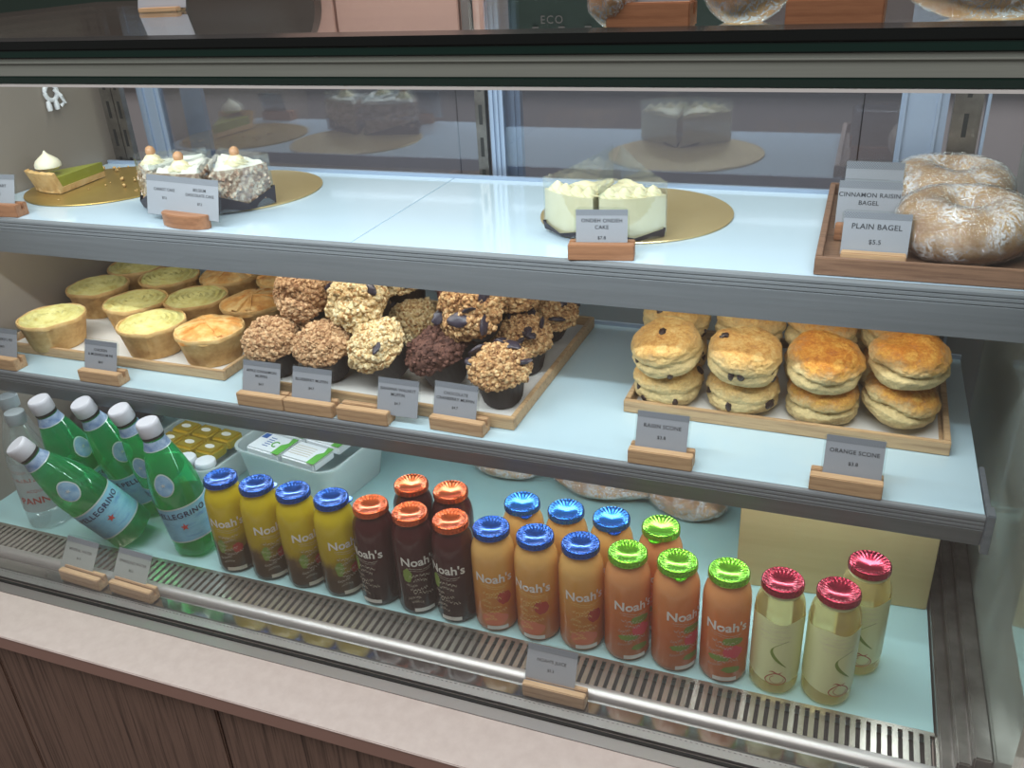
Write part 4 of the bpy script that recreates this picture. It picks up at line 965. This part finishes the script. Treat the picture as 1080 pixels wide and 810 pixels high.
def nut_slice(ax, ay, r, a0, a1, label, seed):
    s = thing('cake_slice', label, 'cake slice', (ax, ay, BZ), 0, 'nut coated cake slices')
    h = .060; wedge(r, a0, a1, .001, h, 'sponge', 'nut_side', s, rough=.012, seed=seed)
    mb = MB(); rr = random.Random(seed)
    for i in range(150):
        t = rr.random(); 
        if i < 90: a = a0 + (a1 - a0) * t; x, y = (r + .0005) * cos(a), (r + .0005) * sin(a)
        else:
            a = a1 if i % 2 else a0; q_ = .02 + (r - .02) * t; x, y = q_ * cos(a), q_ * sin(a)
        mb.blob((x, y, .012 + rr.random() * (h - .014)), .0028 + .0022 * rr.random(), lump3[i % 6], rr.random() * 6)
    o = mb.build('nut_coating', 'nut_side', s); o['kind'] = 'stuff'
    cream_cap(r, a0, a1, h - .0015, s, seed)
    am = (a0 + a1) / 2; c = (r * .80 * cos(am), r * .80 * sin(am), h + .003)
    sw = swirl('cream_rosette', 'butter_cream', s, c, .0165, .018, seed=seed)
    q = MB(); q.blob((c[0], c[1], c[2] + .0175), .0072, ([tuple(Vector(v) * (1 + .06 * nz(Vector(v), 1.5, seed))) for v in ICO3[0]], ICO3[1]), 0, (1, 1, 1.12)); q.build('hazelnut', 'hazelnut', sw)
    paper_base(r, a0, a1, s, .018); acetate(r + .004, a0 - .02, a1 + .02, .074, s)
    return s
AX, AY = -.918, 1.128
nut_slice(AX + .006, AY - .004, .104, radians(-60), radians(-14), 'nut coated cake slice with hazelnut, rightmost of the three, dark paper showing', 3)
nut_slice(AX - .001, AY - .012, .104, radians(-107), radians(-64), 'nut coated cake slice with hazelnut, middle of the three behind the wide tag', 8)
nut_slice(AX - .012, AY - .006, .104, radians(-152), radians(-111), 'nut coated cake slice with hazelnut, leftmost of the three', 14)
def ondeh(ax, ay, r, a0, a1, label, nd):
    s = thing('cake_slice', label, 'cake slice', (ax, ay, BZ), 0, 'ondeh ondeh cake slices')
    h = .052; wedge(r, a0, a1, .001, h, 'sponge', 'cake_side', s)
    cream_cap(r, a0, a1, h - .0035, s, 5).data.materials[0] = M['butter_cream']
    for i in range(nd):
        a = a0 + (a1 - a0) * (i + .5) / nd; swirl('cream_dollop', 'butter_cream', s, (r * .86 * cos(a), r * .86 * sin(a), h - .001), .0122, .0115)
    paper_base(r * .985, a0 + .05, a1 - .05, s, .008); acetate(r + .002, a0 - .004, a1 + .004, .068, s, .0014, 160, .030)
    return s
OX, OY = -.287, 1.120
ondeh(OX - .0035, OY, .098, radians(-141), radians(-91.5), 'cream cake slice with piped dollops in clear collar, left of the pair', 4)
ondeh(OX + .0035, OY, .098, radians(-91), radians(-42), 'cream cake slice with piped dollops in clear collar, right of the pair', 4)
# lime tart slice
t = thing('tart_slice', 'green lime tart slice with meringue peak on the left gold board', 'tart slice', (-1.218, 1.196, BZ), 0)
a0, a1 = radians(-120), radians(-84)
wedge(.118, a0, a1, .001, .010, 'crust_base', 'crust', t, rough=.02)
wedge(.112, a0 + .02, a1 - .02, .0102, .026, 'lime_filling', 'lime', t)
mb = MB(); vs = []
for i in range(15):
    a = a0 + (a1 - a0) * i / 14
    for (r_, z_) in ((.110, .011), (.116, .0008), (.127, .034), (.120, .036)): vs.append((r_ * cos(a), r_ * sin(a), z_ + .0008 * sin(i * 2.2)))
mb.add(vs, [(i * 4 + j, i * 4 + (j + 1) % 4, i * 4 + 4 + (j + 1) % 4, i * 4 + 4 + j) for i in range(14) for j in range(4)] + [(0, 1, 2, 3), (56, 59, 58, 57)]); mb.build('crust_wall', 'crust', t)
am = (a0 + a1) / 2; mb = MB(); mb.lathe([(0, .0), (.015, .0), (.0205, .004), (.0205, .009), (.017, .015), (.010, .0205), (.004, .025), (.0008, .030)], 32, cap0=False); me = mb.build('meringue_peak', 'meringue', t); me.location = (.100 * cos(am), .100 * sin(am), .0355)
q = MB(); rr = random.Random(5)
for i in range(90):
    a = rr.random() * 2 * pi; d = .118 * sqrt(rr.random()); x, y = -1.178 + d * cos(a), 1.152 + d * sin(a)
    if y < 1.17 and rr.random() < .75: continue
    if y < 1.22 and x < -1.18: continue
    if x > -1.06: continue
    cz = .0012 + .0028 * rr.random() ** 2; q.blob((x, y, H2 + .0030 + cz * .9), cz, lump3[i % 6], rr.random() * 6)
o = q.build('crumbs', 'crust'); tag(o, 'loose biscuit crumbs scattered on the left gold board', 'crumbs', kind='stuff')

# ================================================================== wrapped bagels
def bagel(x, y, rx, rz, label, seed, R=.041, r=.029):
    b = thing('bagel', label, 'bagel', (x, y, H2 + .0055 + .0345), rz, 'wrapped bagels on the tray'); b.rotation_euler = (rx, 0, rz)
    def torus(R, r, f, U=96, V=44):
        mb = MB(); vs = []
        for i in range(U):
            for j in range(V):
                u, v = 2 * pi * i / U, 2 * pi * j / V; p = Vector((cos(u) * (1 + .4 * cos(v)), sin(u) * (1 + .4 * cos(v)), .5 * sin(v))); k = f(p, u, v)
                vs.append(((R + r * k * cos(v)) * cos(u), (R + r * k * cos(v)) * sin(u), r * k * sin(v) * .98))
        return mb.add(vs, [(i * V + j, ((i + 1) % U) * V + j, ((i + 1) % U) * V + (j + 1) % V, i * V + (j + 1) % V) for i in range(U) for j in range(V)])
    torus(R, r, lambda p, u, v: 1 + .10 * nz(p, 1.4, seed) + .03 * nz(p, 5, seed)).build('bread_ring', 'bagel', b)
    def wr_(p, u, v):
        rd = 1 - abs(2 * ((nz(p, 5, seed + 3) * .5 + .5 + u * 1.3) % 1) - 1)
        return 1.075 + .10 * nz(p, 1.4, seed) + .05 * nz(p, 6, seed + 1) + .035 * abs(nz(p, 13, seed + 2)) + .02 * rd
    torus(R * .99, r, wr_, 150, 60).build('plastic_wrap', 'wrap', b)
bagel(.118, 1.050, .05, .3, 'plastic wrapped bagel in front on the walnut tray', 2)
bagel(.112, 1.204, .03, 1.2, 'plastic wrapped bagel behind the front one on the walnut tray', 6)

# ================================================================== goods on the deck behind the bottles
DZ = -.0098
q = thing('cardboard_box', 'plain tan cardboard box behind the crimson lidded juice', 'box', (.028, 1.085, DZ), radians(4))
MB().box(-.123, .123, -.06, .06, 0, .135).build('carton', 'cardboard', q, smooth=False, bevel=.001)
MB().box(-.1225, .1225, -.0603, -.0005, .1353, .1372).build('flap', 'cardboard', q, bevel=.0005); MB().box(-.1225, .1225, .0005, .0603, .1353, .1372).build('flap', 'cardboard', q, bevel=.0005)
def rrect(hx, hy, rad, n=8):
    out = []
    for cx, cy, s in ((hx - rad, hy - rad, 0), (-hx + rad, hy - rad, 90), (-hx + rad, -hy + rad, 180), (hx - rad, -hy + rad, 270)):
        out += [(cx + rad * cos(radians(s + 90 * i / n)), cy + rad * sin(radians(s + 90 * i / n))) for i in range(n + 1)]
    return out
def tub(name, label, loc, rz, hx, hy, h, mat, rim=True):
    t = thing(name, label, 'container', loc, rz); mb = MB(); layers = []
    for (k, z) in ((.86, .0), (.88, .001), (1.0, h), (1.03, h + .001), (1.03, h + .004), (.985, h + .004), (.985, h), (.865, .003)):
        layers.append([(x * k, y * k, z) for x, y in rrect(hx, hy, min(hx, hy) * .35)])
    n = len(layers[0]); vs = [p for l in layers for p in l]
    mb.add(vs, [(i * n + j, i * n + (j + 1) % n, (i + 1) * n + (j + 1) % n, (i + 1) * n + j) for i in range(len(layers) - 1) for j in range(n)] + [tuple(reversed(range(n))), tuple(range((len(layers) - 1) * n, len(layers) * n))])
    mb.build('tub_shell', mat, t); return t
tub('plastic_tub', 'frosted clear plastic tub holding white packets, behind the yellow juice', (-.812, 1.090, DZ), radians(-9), .105, .085, .078, 'tub')
def packet(x, y, rz, label, kind):
    p = thing('food_packet', label, 'packet', (x, y, DZ + .068), rz, 'white packets in the plastic tub')
    MB().box(-.036, .036, -.026, .026, 0, .016).build('packet_body', 'white_plastic', p, bevel=.003)
    q = MB(); q.prism([(.02, -.026), (.036, -.026), (.036, .026), (.024, .026), (.028, .01), (.02, 0)], .0162, .0166); q.build('green_print', 'label_green', p, smooth=False)
    if kind == 0:
        MB().box(-.031, -.019, .008, .021, .0162, .0167).build('blue_print', 'label_blue', p, smooth=False)
        q = MB(); q.tube([(.010 + .006 * cos(a), -.002 + .007 * sin(a), .0166) for a in [radians(50 + i * 13) for i in range(21)]], .0012, 6); q.build('round_mark', 'label_green', p)
    for i in range(5): MB().box(-.012 if kind == 0 else -.030, .0 if kind == 0 else .012, .012 - i * .006, .0138 - i * .006, .0162, .0165).build('print_line', 'label_blue' if kind == 0 else 'print_grey', p, smooth=False)
packet(-.862, 1.050, radians(-9), 'white packet with blue square mark, front left in the tub', 0)
packet(-.788, 1.040, radians(-9), 'white packet with lines of small print, front right in the tub', 1)
packet(-.850, 1.108, radians(-9), 'white packet behind the one with the blue mark in the tub', 0)
packet(-.776, 1.098, radians(-9), 'white packet at the back right of the tub', 1)
tub('clear_tray', 'clear plastic tray holding gold wrapped portions behind the water bottles', (-1.030, 1.060, DZ), radians(-6), .092, .075, .050, 'tub')
for i, (x, y) in enumerate(((-1.088, 1.058), (-1.042, 1.054), (-.996, 1.050), (-1.086, 1.100), (-1.040, 1.097), (-.994, 1.094))):
    g_ = thing('gold_portion', ('gold foil portion with oval mark, %s in the clear tray' % (('front left', 'front middle', 'front right')[i] if i < 3 else ('back left', 'back middle', 'back right')[i - 3])), 'portion pack', (x, y, DZ + .036), radians(-6), 'gold foil portions')
    MB().box(-.021, .021, -.019, .019, 0, .020).build('foil', 'gold_foil', g_, bevel=.004)
    q = MB(); q.prism([(.010 * cos(2 * pi * k_ / 24), .006 * sin(2 * pi * k_ / 24)) for k_ in range(24)], .0202, .0206); q.build('oval_mark', 'print_white', g_, smooth=False)
for x, lab in ((-1.012, 'small white lid in the front of the clear tray, left one'), (-.972, 'small white lid in the front of the clear tray, right one')):
    q = MB(); q.lathe([(0, 0), (.016, 0), (.0175, .002), (.0175, .010), (.016, .012), (0, .0125)], 32, cap0=False, cap1=False); o = q.build('small_lid', 'white_plastic'); o.location = (x, 1.006, DZ + .046); tag(o, lab, 'lid', 'small white lids')
def lump_bag(name, label, loc, sx, sy, sz, mat, seed, wrap=None, cat='bread', rz=0.0, group=None):
    b = thing(name, label, cat, loc, rz, group); q = MB(); vs = []
    for v in ICO4[0]:
        p = Vector(v); k = 1 + .16 * nz(p, 1.5, seed) + (.10 * nz(p, 4, seed) if wrap is None else .03 * nz(p, 4, seed)); vs.append((p.x * sx * k, p.y * sy * k, sz + max(-1, p.z * 1.15) * sz * (k if p.z > 0 else 1)))
    q.add(vs, ICO4[1]); q.build('crust' if wrap else 'bag', mat, b)
    if wrap:
        q = MB(); vs = []
        for v in ICO5[0]:
            p = Vector(v); k = 1.05 + .16 * nz(p, 1.5, seed) + .05 * nz(p, 6, seed + 1) + .05 * abs(nz(p, 12, seed)); vs.append((p.x * sx * k, p.y * sy * k, sz + .0005 + max(-1, p.z * 1.18) * sz * (k if p.z > 0 else 1)))
        q.add(vs, ICO5[1]); q.build('plastic_wrap', wrap, b)
    return b
lump_bag('wrapped_bread', 'plastic wrapped brown bread behind the dark red juice', (-.500, 1.205, DZ), .065, .045, .020, 'bread', 3, 'wrap', rz=-.1, group='wrapped breads on the deck')
lump_bag('wrapped_bread', 'long plastic wrapped bread behind the blue lidded juice', (-.335, 1.190, DZ), .085, .045, .021, 'bread', 5, 'wrap', rz=-.15, group='wrapped breads on the deck')
lump_bag('wrapped_bread', 'plastic wrapped bread beside the cardboard box', (-.190, 1.170, DZ), .062, .038, .022, 'bread', 8, 'wrap', rz=-.25, group='wrapped breads on the deck')
lump_bag('dark_bag', 'crumpled dark plastic bag behind the green water bottles', (-1.215, 1.060, DZ), .075, .085, .055, 'black_bag', 4, None, 'bag')

# hook on the end wall
h = thing('wall_hook', 'small white hook high on the left end wall', 'hook', (XL + .001, 1.205, .612), 0)
q = MB(); q.tube([(.004, .013 * cos(a), .013 * sin(a)) for a in [2 * pi * i / 24 for i in range(24)]], .0038, 8, True); q.build('ring', 'white_plastic', h)
q = MB(); q.tube([(.006, .006, .004), (.012, .012, -.008), (.012, .016, -.02), (.008, .010, -.024)], .0034, 8); q.build('hook', 'white_plastic', h)
for dy in (-.012, .004):
    q = MB(); q.lathe([(0, -.030), (.004, -.029), (.0048, -.022), (.0035, -.014), (0, -.012)], 16, cap0=False, cap1=False); o = q.build('bead', 'white_plastic', h); o.location = (.005, dy, 0)

# goods standing on the glass top
for x, y, lab in ((-.172, .762, 'wooden tag block on the glass top, left of two'), (-.029, .752, 'wooden tag block on the glass top, right of two')):
    price_tag(lab, (x, y, ZT + .0002), radians(-4), None, 'price tags on the glass top', bw=.070, wood='wood_red', ch=.05, tilt=10)
price_tag('white tag standing far back on the glass top at left', (-.93, 1.075, ZT + .0002), radians(8), None, 'price tags on the glass top', bw=.06, cw=.075, bh=.006)
for x, y, sx, lab, sd in ((-.204, .790, .022, 'small wrapped bread on the glass top left of the tag blocks', 2), (-.100, .800, .032, 'wrapped bread on the glass top between the tag blocks', 5), (.085, .800, .060, 'wrapped bread on the glass top at the right end', 9)):
    lump_bag('wrapped_bread', lab, (x, y, ZT + .0002), sx, .032, .024, 'bread', sd, 'wrap', group='wrapped breads on the glass top')
